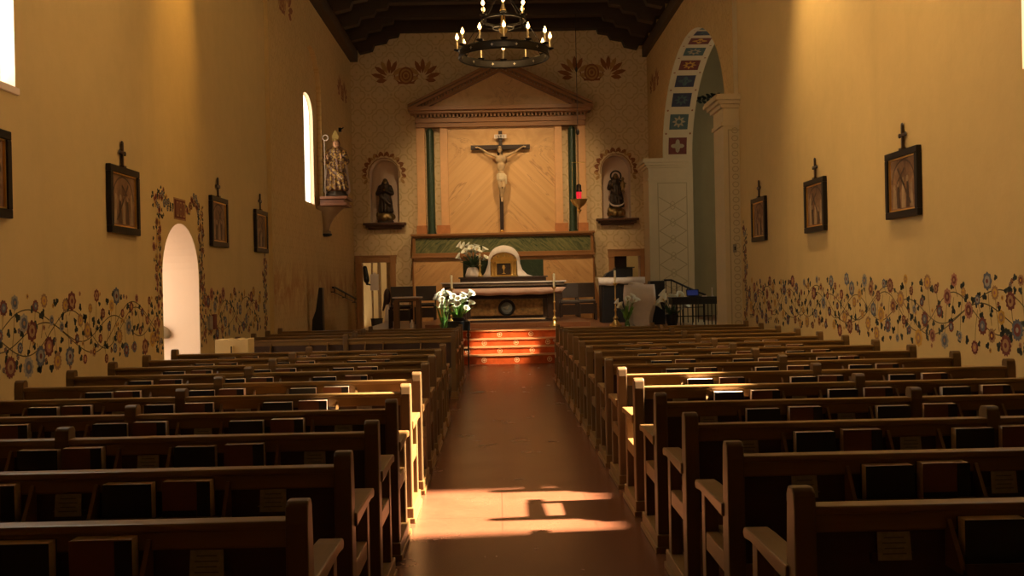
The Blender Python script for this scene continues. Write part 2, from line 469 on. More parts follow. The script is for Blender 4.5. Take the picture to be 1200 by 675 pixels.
# the door opening runs down to the floor: outline touches it 1 mm above
i0 = 2
frieze(w, Pl, 5.0, 16.1, i0, rnd, 1.2, gaps=((11.2, 13.08),))
climb(w, Pl, [(11.28, .9 + .085 * k) for k in range(17)] + [(11.3 + .1 * math.sin(k), 2.3 + .07 * k) for k in range(5)], i0, rnd, .13)
climb(w, Pl, [(12.98, .9 + .085 * k) for k in range(17)] + [(12.95, 2.3 + .07 * k) for k in range(5)], i0, rnd, .12)
climb(w, Pl, [(11.32 + .1 * k, 2.6 + .08 * math.sin(k)) for k in range(17) if not 5 < k < 11], i0, rnd, .07)
climb(w, Pl, [(16.45 + .05 * math.sin(k), .95 + .07 * k) for k in range(17)], i0, rnd, .12)
w.mat(i0 + 5).add([Pl(a, b, .004) for a, b in ((11.88, 2.40), (12.34, 2.40), (12.34, 2.66), (11.88, 2.66))], [(0, 1, 2, 3)])
w.mat(i0 + 2).add([Pl(a, b, .006) for a, b in ((11.91, 2.42), (12.31, 2.42), (12.31, 2.64), (11.91, 2.64))], [(0, 1, 2, 3)])
for k in range(3):      # worn lettering in the painted plaque above the door
    a = 11.98 + k * .12
    for (p, q, r_, t) in ((0, .0, .02, .18), (.06, .0, .08, .18), (.0, .0, .08, .02), (.0, .16, .08, .18), (0, .08, .08, .1))[: 4 + k % 2]:
        w.mat(i0 + 5).add([Pl(a + x, 2.44 + z, .008) for x, z in ((p, q), (r_, q), (r_, t), (p, t))], [(0, 1, 2, 3)])
struct(w.build('wall_left', [PLASTER, REVEAL] + FRES))
w = MB()
Pr = lambda a, b, o: (XR - o, a, b)
WR = [(6.40, 3.14), (7.72, 3.14), (7.72, 6.0), (6.40, 6.0)]
w.slab([(YBACK, 0), (YN, 0), (YN, HC), (YBACK, HC)], [WR], 'x', XR, XR + .5, 0, 0, 1, 0)
frieze(w, Pr, 5.0, 16.3, i0, random.Random(11), 1.2)
climb(w, Pr, [(16.5 + .05 * math.sin(k), .85 + .08 * k) for k in range(21)], i0, random.Random(2), .1)
struct(w.build('wall_right', [PLASTER, REVEAL] + FRES))
w = MB(); w.slab([(XL - TH, 0), (XR + .7, 0), (XR + .7, HC), (XL - TH, HC)], [], 'y', YBACK, YBACK - .5)
struct(w.build('wall_entrance', [PLASTER]))
# --- sanctuary walls
w = MB(); i1 = 3
RC = arch(19.75, 21.75, 3.2, 5.6, .95, 20)
w.slab([(YN, 0), (YB, 0), (YB, HC), (YN, HC)], [RC], 'x', XSL, XSL - .16, 0, 0, 0, 1)
# recess back with the window opening
WN = arch(19.98, 21.25, 3.32, 5.15, .42, 16)
w.slab([(19.6, 3.1), (21.9, 3.1), (21.9, 6.7), (19.6, 6.7)], [WN], 'x', XSL - .10, XSL - .5, 1, 1, 2, 1)
Psl = lambda a, b, o: (XSL + o, a, b)
palmette(w, Psl, (17.9, 6.75), 1.05, 3, 4); palmette(w, Psl, (24.8, 6.4), .85, 3, 4)
struct(w.build('wall_sanctuary_left', [PAPER_YS, PAPER_Y, REVEAL, C_ORN, C_ORNL]))
w = MB()
ARC = arch(17.45, 24.07, PZ, 4.5, 2.17, 36)
w.slab([(YN, 0), (YB, 0), (YB, HC), (YN, HC)], [ARC], 'x', XSR, XSR + .72, 0, 5, 1, 1)
Psr = lambda a, b, o: (XSR - o, a, b)
palmette(w, Psr, (25.1, 6.55), .8, 3, 4); palmette(w, Psr, (17.55, 7.1), 1.0, 3, 4)
# painted squares on the soffit of the arch
cy, ay, bz, zs = 20.76, 3.31, 2.17, 4.5
def soff(t, x, o=.004):       # t angle from the far springing, x across the soffit
    n_ = Vector((0, math.cos(t) / ay, math.sin(t) / bz)).normalized()
    p = Vector((x, cy + ay * math.cos(t), zs + bz * math.sin(t))) - n_ * o
    return tuple(p)
def arc_pts():
    L = 0; out = [(0, 0)]; prev = None
    for k in range(721):
        t = pi * k / 720; p = (cy + ay * math.cos(t), zs + bz * math.sin(t))
        if prev: L += math.dist(p, prev)
        out.append((L, t)); prev = p
    return out
AP = arc_pts()
def t_at(L):
    for l, t in AP:
        if l >= L: return t
    return pi
cols = [8, 6, 9, 9, 8, 6, 8, 9, 6, 8, 9, 6, 8]
Ltot = AP[-1][0]; step = .60
for k in range(int(Ltot / step)):
    a, b = .10 + k * step, .10 + k * step + .40
    tt = [t_at(a + (b - a) * j / 4) for j in range(5)]
    xa, xb = XSR + .14, XSR + .58
    for j in range(4):
        w.mat(cols[k % 13]).add([soff(tt[j], xa), soff(tt[j + 1], xa), soff(tt[j + 1], xb), soff(tt[j], xb)], [(0, 1, 2, 3)])
    tm = t_at((a + b) / 2); inner = {8: 7, 6: 10, 9: 6}[cols[k % 13]]
    pe = 4 if k % 3 == 0 else 8
    def flower(rad, wob, mi_, o):
        pts = []
        for i in range(32):
            an = 2 * pi * i / 32; rr = rad * (1 + wob * math.cos(pe * an))
            pts.append(soff(t_at((a + b) / 2 + rr * math.sin(an)), (xa + xb) / 2 + rr * math.cos(an), o))
        w.mat(mi_).add(pts, [tuple(range(32))])
    flower(.12, .35, inner if k else 10, .006); flower(.055, .1, cols[k % 13] if k else 4, .008)
    for x in (XSR + .07, XSR + .65):          # little red studs between the squares
        tq = b + .10
        w.mat(3).add([soff(t_at(tq + .025 * math.sin(i * pi / 4)), x + .025 * math.cos(i * pi / 4), .006) for i in range(8)], [tuple(range(8))])
struct(w.build('wall_sanctuary_right', [PAPER_Y, STONE, STONE, C_ORN, C_ORNL, CHAPEL, C_TEAL, C_OCH, C_RED, C_NAVY, C_WHITE]))
# nave / sanctuary step-in strips
w = MB(); w.box(XSL - .12, XSL, YN - .03, YN + .02, 0, HC); struct(w.build('wall_return_left', [PLASTER]))
w = MB(); w.box(XSR, XSR + .2, YN - .03, YN + .02, 0, HC); struct(w.build('wall_return_right', [STONE]))
# --- back wall, with niches and doors
w = MB()
DL = [(-3.6, .40), (-2.80, .40), (-2.80, 2.22), (-3.6, 2.22)]
DR = [(3.08, .62), (3.8, .62), (3.8, 2.25), (3.08, 2.25)]
def nich(xc, hw=.38): return arch(xc - hw, xc + hw, 3.22, 4.5, .40, 18)
NL, NR = nich(-2.93), nich(3.19)
w.slab([(XSL - .5, 0), (9.0, 0), (9.0, HC), (XSL - .5, HC)], [DL, DR, NL, NR], 'y', YB, YB + .5, 0, 0, 1, 0)
Pb = lambda a, b, o: (a, YB - o, b)
palmette(w, Pb, (-2.3, 7.12), 1.0, 3, 4); palmette(w, Pb, (2.6, 7.12), 1.0, 3, 4)
for c in (-2.93, 3.19):      # leaf garland painted round each niche
    for k in range(13):
        t = -.25 + (pi + .5) * k / 12
        p = (c + .45 * math.cos(t), 4.5 + .47 * math.sin(t))
        for d in (-.7, .7):
            L = .17; a = t + d; ca, sa = math.cos(a), math.sin(a)
            pts = [(0, 0), (L * .4, .04), (L * .75, .035), (L, 0), (L * .75, -.035), (L * .4, -.04)]
            w.mat(3 if k % 4 else 4).add([Pb(p[0] + x * ca - y * sa, p[1] + x * sa + y * ca, .003 + .0005 * k) for x, y in pts], [tuple(range(6))])
    fresco_line(w, Pb, [(c + .41 * math.cos(-.2 + (pi + .4) * k / 20), 4.5 + .43 * math.sin(-.2 + (pi + .4) * k / 20)) for k in range(21)], .02, 3, .004)
# garland painted on the chapel end wall
for k in range(26):
    xq = 4.9 + k * .12
    for d in (.6, -.6, pi - .6):
        L = .16; ca, sa = math.cos(d), math.sin(d); zq = 6.35 + .05 * math.sin(k)
        pts = [(0, 0), (L * .4, .04), (L * .75, .035), (L, 0), (L * .75, -.035), (L * .4, -.04)]
        w.mat(5).add([Pb(xq + x * ca - y * sa, zq + x * sa + y * ca, .008) for x, y in pts], [tuple(range(6))])
w.mat(2).add([(4.79, YB - .006, 0), (9, YB - .006, 0), (9, YB - .006, HC), (4.79, YB - .006, HC)], [(0, 1, 2, 3)])
struct(w.build('wall_back', [PAPER_X, REVEAL, CHAPEL, C_ORN, C_ORNL, C_LEAF]))
w = MB()
for c in (-2.93, 3.19): w.box(c - .45, c + .45, YB + .42, YB + .5, 3.15, 5.0)
struct(w.build('wall_niche_backs', [REVEAL]))
# chapel beyond the arch
w = MB(); w.slab([(15.8, 0), (YB, 0), (YB, HC), (15.8, HC)], [], 'x', 9.0, 9.3); struct(w.build('wall_chapel_right', [CHAPEL]))
w = MB(); w.slab([(XSR + .72, 0), (9.3, 0), (9.3, HC), (XSR + .72, HC)], [], 'y', 16.2, 15.8); struct(w.build('wall_chapel_front', [CHAPEL]))
# room seen through the back doors
w = MB(); w.box(-4.6, 4.8, YB + 2.6, YB + 2.7, 0, 3); w.box(-4.6, -4.5, YB + .5, YB + 2.6, 0, 3); w.box(4.7, 4.8, YB + .5, YB + 2.6, 0, 3)
w.box(-4.6, 4.8, YB + .5, YB + 2.7, 3, 3.1); w.box(-1.6, -1.5, YB + .5, YB + 2.6, 0, 3); w.box(1.9, 2.0, YB + .5, YB + 2.6, 0, 3)
struct(w.build('wall_sacristy', [plaster('sacristy_cream', (.66, .48, .22))]))
# --- floors
w = MB(); w.box(XL - TH - .3, XR + .6, YBACK - .5, 19.32, -.2, 0); struct(w.build('floor', [FLOOR]))
w = MB(); w.box(-7.5, XL - TH - .3, 5, 18, -.25, -.05); struct(w.build('floor_outdoor', [simple('pale_paving', (.55, .42, .3), .9)]))
w = MB(); w.box(-2.95, XSR + .0, 20.3, YB, 0, PZ); w.box(XSR, 9.0, 17.0, YB, 0, PZ - .002)
w.box(-3.9, -2.95, 19.3, YB + 2.6, 0, .38); w.box(-3.0, 4.7, YB, YB + 2.6, 0, .40)
struct(w.build('floor_sanctuary', [DAIS]))
w = MB(); w.box(-1.55, 1.95, 21.05, 25.2, PZ, .72); struct(w.build('floor_predella', [DAIS], bevel=.01))
st = empty('altar_steps', (.17, 19.3, 0), 'red tiled steps with cream star tiles leading up to the altar', 'steps')
hz = [0, .18, .32, .46, .62]
for k in range(4):
    y = 19.3 + .3 * k; a = MB(); x0, x1 = -2.93, 4.0
    a.mat(0).box(x0, x1, y, y + .32 if k < 3 else y + .14, hz[k] if k else 0, hz[k + 1] - .025)
    a.mat(1).box(x0, x1, y - .02, y + .3 if k < 3 else 20.2, hz[k + 1] - .025, hz[k + 1])
    xs = [-.29 + .635 * j for j in range(-3, 7)] if k % 2 == 0 else [.02 + .635 * j for j in range(-4, 6)]
    for xq in xs:
        zq = (hz[k] + hz[k + 1] - .025) / 2; r = .052
        def ring(rr, n, y_, ph=0): return [(xq + rr * math.cos(2 * pi * i / n + ph), y_, zq + rr * math.sin(2 * pi * i / n + ph)) for i in range(n)]
        a.mat(2).add(ring(r, 8, y - .003, pi / 8), [tuple(range(8))]); a.mat(0).add(ring(r * .74, 8, y - .005, pi / 8), [tuple(range(8))])
        a.mat(2).add([(xq + (r * .62 if i % 2 == 0 else r * .24) * math.cos(pi * i / 4), y - .007, zq + (r * .62 if i % 2 == 0 else r * .24) * math.sin(pi * i / 4)) for i in range(8)], [tuple(range(8))])
    a.build('step', [RED_TILE, TREAD, CREAM_TILE], st)
# --- ceiling
w = MB(); w.box(XL - TH, XR + .6, YBACK - .5, YB + .5, HC, HC + .2); w.box(XR + .6, 9.3, 15.8, YB + .5, HC, HC + .2); struct(w.build('ceiling', [BEAM]))
for sx, xa, xb in ((0, XSL, XSL + .2), (1, XSR - .12, XSR)):
    w = MB(); w.box(xa, xb, YN, YB, 7.47, 7.75); struct(w.build('ceiling_wall_plate', [BEAMY], bevel=.01))
yb = YB - .12; n = 0
while yb > 0:
    w = MB(); w.box(XSL, XSR, yb - .26, yb, 8.17, 8.5)
    for sg, xe in ((1, XSL), (-1, XSR)):
        prof = [(0, 7.75), (.22, 7.75), (.28, 7.62), (.62, 7.7), (.68, 7.85), (.98, 7.9), (1.05, 8.02), (1.3, 8.06), (1.34, 8.17), (0, 8.17)]
        w.extr([(xe + sg * a, b) for a, b in prof], 'y', yb - .26, yb)
    struct(w.build('ceiling_beam', [BEAM], bevel=.012)); yb -= 1.3; n += 1
w = MB()
for k in range(16): w.box(XSL + .1 + k * .49, XSL + .54 + k * .49, 14, YB, 8.5, 8.53)
struct(w.build('ceiling_boards', [BEAM]))

# --- pilasters of the arch
def pilaster(name, x0, x1, y0, y1, ztop, zb, diamonds):
    m = MB()
    m.mat(0).box(x0 + .0, x1, y0, y1, zb, ztop - .1)
    m.box(x0 - .05, x1, y0 - .05, y1 + .05, zb, zb + .32); m.box(x0 - .025, x1, y0 - .025, y1 + .02, zb + .32, zb + .38)
    for (a, b, o) in ((ztop - .52, ztop - .46, .03), (ztop - .22, ztop - .16, .05), (ztop - .16, ztop - .10, .10), (ztop - .10, ztop - .04, .15), (ztop - .04, ztop, .13)):
        m.box(x0 - o, x1, y0 - o, y1 + o, a, b)
    ins = .22 * (x1 - x0)
    for zz in (zb + .45, ztop - .6): m.mat(1).box(x0 + ins, x1 - .03, y0 - .006, y0, zz, zz + .02)
    m.box(x0 + ins, x0 + ins + .02, y0 - .006, y0, zb + .45, ztop - .58); m.box(x1 - .05, x1 - .03, y0 - .006, y0, zb + .45, ztop - .58)
    W = x1 - .06 - (x0 + ins + .03); xa = x0 + ins + .03; z = zb + .5
    Pp = lambda a, b, o: (a, y0 - o, b)
    if diamonds:
        while z + W < ztop - .6:
            for p, q in (((xa, z), (xa + W, z + W * .62)), ((xa + W, z), (xa, z + W * .62))): fresco_line(m, Pp, [p, q], .02, 1, .004)
            fresco_line(m, Pp, [(xa + W * .5 + .06 * math.cos(t * pi / 4), z + W * .31 + .1 * math.sin(t * pi / 4)) for t in range(9)], .014, 1, .005)
            z += W * .62
    else:
        while z < ztop - .65:
            fresco_line(m, Pp, [(xa + W * .5 + W * .3 * math.cos(t * pi / 4), z + .05 + .045 * math.sin(t * pi / 4)) for t in range(9)], .014, 1, .005); z += .13
    return struct(m.build(name, [STONE, plaster('pilaster_stencil', (.44, .35, .20))]))
pilaster('trim_pilaster_near', 3.86, XSR + .14, YN - .04, 17.5, 4.66, 0, False)
pilaster('trim_pilaster_far', 3.70, XSR + .60, 24.04, 24.9, 4.5, PZ, True)
sw = MB(); sw.box(3.985, 4.045, YN - .06, YN - .04, 2.0, 2.14); sw.mat(1).box(4.005, 4.025, YN - .068, YN - .06, 2.04, 2.10)
tag(sw.build('light_switch', [CARD, IRON]), 'small metal switch plate on the tall pilaster at the end of right wall', 'switch')

# --- windows
def window(name, x, loop, fr, glassmat):
    r = bpy.data.objects.new(name, None); COL.objects.link(r); r['kind'] = 'structure'
    g = MB(); g.extr(loop, 'x', x - .01, x + .01); p = g.build('pane', [glassmat], r)
    f = MB()
    ys = [q[0] for q in loop]; zs_ = [q[1] for q in loop]
    pts = [(x, a, b) for a, b in loop] + [(x, *loop[0])]
    f.tube(pts, .02, 6); f.build('window_frame', [fr], r)
    return r
DAY = emis('bright_window_glass', (1, .90, .72), 7.0)
window('window_1', XL - .14, W1, REVEAL, DAY)
window('window_2', XSL - .19, WN, REVEAL, emis('bright_far_window_glass', (1, .86, .60), 3.5))
sl = MB(); sl.box(XL - .3, XL + .02, 6.5, 8.08, 3.14, 3.2); struct(sl.build('trim_window_sill', [REVEAL], bevel=.01))

# ------------------------------------------------------------------ pews
ORD = ['first', 'second', 'third', 'fourth', 'fifth', 'sixth', 'seventh', 'eighth', 'ninth', 'tenth', 'eleventh', 'twelfth', 'thirteenth', 'fourteenth', 'fifteenth', 'sixteenth']
LEN = 2.93
RACKS = (.70, 1.455, 2.22)
def make_pew(sg, x0, y0, label):
    root = empty('pew', (x0, y0, 0), label, 'pew', 'wooden pews in rows')
    X = lambda s: sg * s
    L = dict(local=True)
    for i, s_ in enumerate((0, LEN / 2, LEN)):
        x = X(s_); hw = .034
        # front edge at the aisle side keeps the measured line of the posts
        p = MB(); pr_ = [(0, 0), (.095, 0), (.105, .60), (.085, .885), (.07, .905), (.025, .905), (.008, .89), (0, .84)]
        p.extr(pr_, 'x', x - hw, x + hw); p.build('post', PEWZ, root, bevel=.008, **L)
        f = MB(); f.box(x - .03, x + .03, .47, .54, .05, .62); f.build('front_leg', PEWZ, root, bevel=.006, **L)
        a = MB(); a.extr([(.07, .60), (.50, .615), (.60, .605), (.615, .625), (.60, .645), (.50, .65), (.07, .655)], 'x', x - .045, x + .045)
        a.build('armrest', PEWY, root, bevel=.007, **L)
        q = MB(); q.box(x - .026, x + .026, .08, .49, .36, .44); q.build('seat_rail', PEWY, root, bevel=.005, **L)
        b = MB(); b.box(x - .042, x + .042, -.02, .58, 0, .10); b.box(x - .052, x + .052, -.03, .59, 0, .035); b.build('foot', PEWY, root, bevel=.006, **L)
    m = MB(); m.hexa([(X(.03), .075, .415), (X(LEN - .03), .075, .415), (X(LEN - .03), .53, .43), (X(.03), .53, .43)],
                     [(X(.03), .075, .44), (X(LEN - .03), .075, .44), (X(LEN - .03), .53, .455), (X(.03), .53, .455)])
    m.build('seat', PEWX, root, bevel=.005, **L)
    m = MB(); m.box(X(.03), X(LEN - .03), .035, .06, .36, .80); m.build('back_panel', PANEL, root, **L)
    m = MB(); m.box(X(.03), X(LEN - .03), .022, .07, .765, .825); m.box(X(.03), X(LEN - .03), .005, .075, .825, .85)
    m.build('top_rail', PEWX, root, bevel=.007, **L)
    m = MB(); m.box(X(.03), X(LEN - .03), .018, .065, .34, .42); m.build('bottom_rail', PEWX, root, bevel=.005, **L)
    for c in RACKS:
        m = MB(); h = .255
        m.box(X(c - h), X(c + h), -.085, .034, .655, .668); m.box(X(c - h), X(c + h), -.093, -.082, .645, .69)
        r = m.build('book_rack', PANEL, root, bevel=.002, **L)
        for e in (-1, 1):
            t = MB(); xx = X(c + e * h)
            t.extr([(-.075, .655), (.034, .655), (.034, .80), (.015, .80), (-.06, .69)], 'x', xx - .007, xx + .007); t.build('rack_bracket', PEWY, r, **L)
    for c in (.27, 1.06, 1.86, 2.62):
        m = MB(); m.box(X(c - .065), X(c + .065), .015, .034, .665, .70); m.build('card_holder', PANEL, root, **L)
    m = MB(); m.box(X(.15), X(LEN - .15), -.16, -.02, .17, .20); m.mat(1).box(X(.16), X(LEN - .16), -.155, -.025, .20, .235)
    for e in (.4, LEN / 2 + .12, LEN - .4): m.mat(0).box(X(e - .02), X(e + .02), -.12, .04, .0, .17); 
    m.build('kneeler', [PEWX, BROWNC], root, bevel=.006, **L)
    return root
def make_book(kind, label, loc, group):
    r = empty('hymnal' if kind == 'b' else 'missal', loc, label, 'book', group)
    w_, h_, t_ = (.19, .140, .058) if kind == 'b' else (.185, .146, .066)
    c = MB(); cm = BLACKC if kind == 'b' else BROWNC
    c.box(-w_ / 2, w_ / 2, 0, .003, 0, h_); c.box(-w_ / 2, w_ / 2, t_ - .003, t_, 0, h_)
    c.box(-w_ / 2, w_ / 2, .003, t_ - .003, 0, .003)
    if kind != 'b': c.mat(1).box(w_ * .22, w_ / 2 + .0005, -.0012, .0005, -.0002, h_ - .002); c.box(-w_ / 2, w_ * .22, -.001, .0005, .0, .035)
    c.build('cover', [cm, BLACKC], r, bevel=.0008, seg=1, local=True)
    p = MB(); p.box(-w_ / 2 + .003, w_ / 2 - .003, .003, t_ - .003, .003, h_ - .0005)
    p.build('pages', PAGES, r, local=True)
    return r
def make_card(loc, label, group):
    m = MB(); m.hexa([(-.052, 0, 0), (.052, 0, 0), (.052, .002, 0), (-.052, .002, 0)], [(-.05, .010, .085), (.05, .010, .085), (.05, .012, .085), (-.05, .012, .085)])
    o = None
    for k in range(4):
        z = .018 + .016 * k; wd = .03 if k % 2 else .036
        m.mat(1).add([(-wd, -.0008 + z * .118, z), (wd, -.0008 + z * .118, z), (wd, -.0008 + (z + .004) * .118, z + .004), (-wd, -.0008 + (z + .004) * .118, z + .004)], [(0, 1, 2, 3)])
    o = m.build('prayer_card', [CARD, CARDINK], None); o.location = loc
    return tag(o, label, 'card', group)

rb = random.Random(5)
protoB = protoT = protoC = None
rackname = ['aisle-side rack', 'middle rack', 'wall-side rack']
cardname = ['beside the aisle post', 'between aisle-side and middle racks', 'between middle and wall-side racks', 'beside the wall end']
def put_copy(proto, loc, label, rz=0, tilt=0):
    c = copy_tree(proto); c.location = loc; c['label'] = label; c.rotation_euler = (tilt, 0, rz); return c
for side, sg, x0, z0, pitch, rows in (('left', -1, -.617, 2.984, .8807, [0, 1, 2, 3, 4, 5, 6, 7, 8, 9, 12, 13, 14, 15]), ('right', 1, .920, 3.004, .8846, list(range(15)))):
    proto = None
    for i, k in enumerate(rows):
        y = z0 + k * pitch
        where = f'{ORD[i]} row from the camera' if i < len(rows) - 1 else 'row nearest the altar'
        lab = f'long brown wooden pew {side} of the aisle, {where}'
        if proto is None: proto = pw = make_pew(sg, x0, y, lab)
        else: pw = copy_tree(proto); pw.location = (x0, y, 0); pw['label'] = lab
        if k > 10: continue
        for ri, c in enumerate(RACKS):
            for kind, dx in (('b', -.12), ('t', .115)):
                if side == 'right' and i == 3 and ri == 2 and kind == 'b': continue
                x = x0 + sg * c + dx + rb.uniform(-.018, .018)
                yy = y - .046 + rb.uniform(0, .012)
                q = px(x, yy, .78)
                if not (-25 < q[0] < 1225 and q[1] < 690): continue
                lift = rb.uniform(0, .006)
                col = 'black hymnal' if kind == 'b' else 'brown missal with dark spine'
                lb = f'{col} in the {rackname[ri]} of {ORD[i]} pew {side} of aisle'
                loc = (x, yy, .6685 + lift * 0)
                if kind == 'b':
                    if protoB is None: protoB = make_book('b', lb, loc, 'hymnals in the pew racks')
                    else: put_copy(protoB, loc, lb, rb.uniform(-.05, .05))
                else:
                    if protoT is None: protoT = make_book('t', lb, loc, 'missals in the pew racks')
                    else: put_copy(protoT, loc, lb, rb.uniform(-.05, .05))
        if k < 6:
            for ci, c in enumerate((.27, 1.06, 1.86, 2.62)):
                x = x0 + sg * c; loc = (x, y + .0, .682); q = px(*loc)
                if not (-20 < q[0] < 1220 and q[1] < 685): continue
                lb = f'pale printed card {cardname[ci]}, {ORD[i]} pew {side} of aisle'
                if protoC is None: protoC = make_card(loc, lb, 'cards on the pew backs')
                else: put_copy(protoC, loc, lb)

# ------------------------------------------------------------------ framed stations of the cross
def station(sx, y, label, gold=.5):
    xw = XL if sx < 0 else XR; d = -sx; W, H, T = .80, .68, .055; z = 2.475
    r = empty('framed_station', (xw, y, z), label, 'picture', 'framed pictures along the nave walls')
    X = lambda t: xw + d * t
    f = MB(); b = .07
    for a0, a1, b0, b1 in ((-W/2, W/2, H/2 - b, H/2), (-W/2, W/2, -H/2, -H/2 + b), (-W/2, -W/2 + b, -H/2 + b, H/2 - b), (W/2 - b, W/2, -H/2 + b, H/2 - b)):
        f.box(X(.004), X(T), y + a0, y + a1, z + b0, z + b1)
    f.build('frame', IRON, r, bevel=.008)
    g = MB(); e = b - .004; q = .018
    for a0, a1, b0, b1 in ((-W/2+e, W/2-e, H/2-e-q, H/2-e), (-W/2+e, W/2-e, -H/2+e, -H/2+e+q), (-W/2+e, -W/2+e+q, -H/2+e, H/2-e), (W/2-e-q, W/2-e, -H/2+e, H/2-e)):
        g.box(X(.02), X(.04), y + a0, y + a1, z + b0, z + b1)
    g.build('gilt_slip', GOLD, r)
    p = MB(); p.mat(0).box(X(.01), X(.022), y - W/2 + .05, y + W/2 - .05, z - H/2 + .05, z + H/2 - .05)
    P = lambda a, c, o: (X(.022 + o), y + a, z + c)
    n = 24      # painted arch and figure group inside the picture
    pts = [(.27 * math.cos(pi * i / n), .02 + .22 * math.sin(pi * i / n)) for i in range(n + 1)]
    fresco_line(p, P, pts, .018, 1, .002)
    rr = random.Random(int(y * 10))
    for i in range(5):
        cx = -.2 + .1 * i + rr.uniform(-.02, .02); hh = rr.uniform(.16, .3); wd = rr.uniform(.035, .06)
        p.mat(1 if i % 2 else 2).add([P(cx - wd, -.24, .003 + i * .0005), P(cx + wd, -.24, .003 + i * .0005), P(cx + wd * .5, -.24 + hh, .003 + i * .0005), P(cx - wd * .5, -.24 + hh, .003 + i * .0005)], [(0, 1, 2, 3)])
        p.mat(2).add([P(cx + .03 * math.cos(2*pi*t/10), -.22 + hh + .035 * math.sin(2*pi*t/10), .006 + i * .0005) for t in range(10)], [tuple(range(10))])
    fresco_line(p, P, [(-.18, -.2), (.12, .16)], .03, 1, .007); fresco_line(p, P, [(-.04, .15), (.14, .02)], .026, 1, .0075)
    p.build('painting', [PICT, PICTD, PICTL], r)
    c = MB(); zt = z + H / 2
    c.box(X(.012), X(.034), y - .016, y + .016, zt, zt + .25); c.box(X(.01), X(.036), y - .07, y + .07, zt + .135, zt + .165)
    for a, bq in ((0, .25), (-.07, .15), (.07, .15)): c.ell((X(.023), y + a, zt + bq), (.014, .026, .026), 8)
    c.box(X(.006), X(.05), y - .04, y + .04, zt - .005, zt + .02)
    c.build('top_cross', DARKW, r, bevel=.003)
    return r
station(-1, 7.45, 'dark framed picture cut by the left edge, under the bright square window')
station(-1, 10.24, 'dark framed picture with cross on left wall, before the arched doorway')
station(-1, 13.72, 'dark framed picture with cross on left wall, just beyond the arched doorway')
station(-1, 16.15, 'dark framed picture with cross at the far end of the left nave wall')
station(1, 9.98, 'largest-looking dark framed picture with cross on the right wall')
station(1, 12.75, 'dark framed picture with cross, middle one of three on right wall')
station(1, 15.5, 'dark framed picture with cross on right wall, beside the tall pilaster')
# holy-water font on the door jamb, block beyond the door
f = MB(); f.lathe((-4.42, 12.80, .97), [(.20, -.03), (.23, 0), (.225, .05), (.19, .10), (.12, .14), (.03, .16)], 24, 1, .5)
tag(f.build('holy_water_font', [simple('font_stone', (.30, .24, .15), .8)], None, org=(-4.42, 12.8, .97), smooth=True), 'small grey-brown half-dome font on the white jamb of left doorway', 'font')
f = MB(); rr = random.Random(9); top = []
n = 9
for k in range(n + 1): top.append((-3.42 + .40 * k / n, .945 + rr.uniform(-.012, .012)))
f.mat(0).extr([(-3.42, 0), (-3.02, 0)] + top[::-1], 'y', 12.05, 12.35)
f.mat(1).box(-3.235, -3.205, 12.03, 12.05, .5, .87)
tag(f.build('plaster_block', [ADOBE, DARKW], None, org=(-3.2, 12.2, 0), bevel=.006), 'pale rough-topped plaster block standing beyond the left doorway, behind the pews', 'block')
f = MB(); f.mat(0).box(XL, XL + .03, 13.18, 13.32, 1.02, 1.2); f.mat(1).box(XL, XL + .032, 13.38, 13.5, 1.02, 1.22)
tag(f.build('notice', [CARD, C_MAR], None, org=(XL, 13.3, 1.1)), 'small pale notice with maroon strip on left wall right of the doorway', 'notice')

# ------------------------------------------------------------------ reredos
CX = .165
re_ = empty('reredos', (CX, YB, PZ), 'tall peach marble altarpiece with pediment and green columns on the back wall', 'altarpiece')
y0 = YB
m = MB(); pts = [(CX - 2.42, .62), (CX + 2.42, .62), (CX + 2.40, 1.2), (CX + 2.33, 1.5), (CX + 2.33, 2.26), (CX - 2.33, 2.26), (CX - 2.33, 1.5), (CX - 2.40, 1.2)]
m.extr(pts, 'y', y0 - .34, y0); m.build('lower_panel', MARB2, re_)
m = MB()
for sg in (-1, 1):
    m.extr([(CX + sg * 2.33, .95), (CX + sg * 2.52, .85), (CX + sg * 2.46, 1.25), (CX + sg * 2.38, 1.55), (CX + sg * 2.36, 2.26), (CX + sg * 2.33, 2.26)], 'y', y0 - .37, y0 - .02)
    m.box(CX + sg * 2.28, CX + sg * 2.46, y0 - .39, y0 - .02, .62, .95)
m.build('side_scroll', TRIMW, re_, bevel=.01)
m = MB(); m.box(CX - 2.40, CX + 2.40, y0 - .42, y0, 2.26, 2.31); m.box(CX - 2.36, CX + 2.36, y0 - .38, y0, 2.31, 2.39)
m.box(CX - 2.36, CX - 2.28, y0 - .36, y0, 2.39, 2.80); m.box(CX + 2.28, CX + 2.36, y0 - .36, y0, 2.39, 2.80)
m.box(CX - 2.34, CX + 2.34, y0 - .37, y0, 2.78, 2.83); m.box(CX - 2.40, CX + 2.40, y0 - .42, y0, 2.83, 2.89); m.build('gradine_frame', TRIMW, re_, bevel=.008)
m = MB(); m.box(CX - 2.28, CX + 2.28, y0 - .33, y0 - .01, 2.39, 2.78); m.build('green_panel', GREENM, re_)
m = MB(); m.box(CX - 1.55, CX + 1.55, y0 - .12, y0, 2.89, 5.7); m.build('central_panel', MARB, re_)
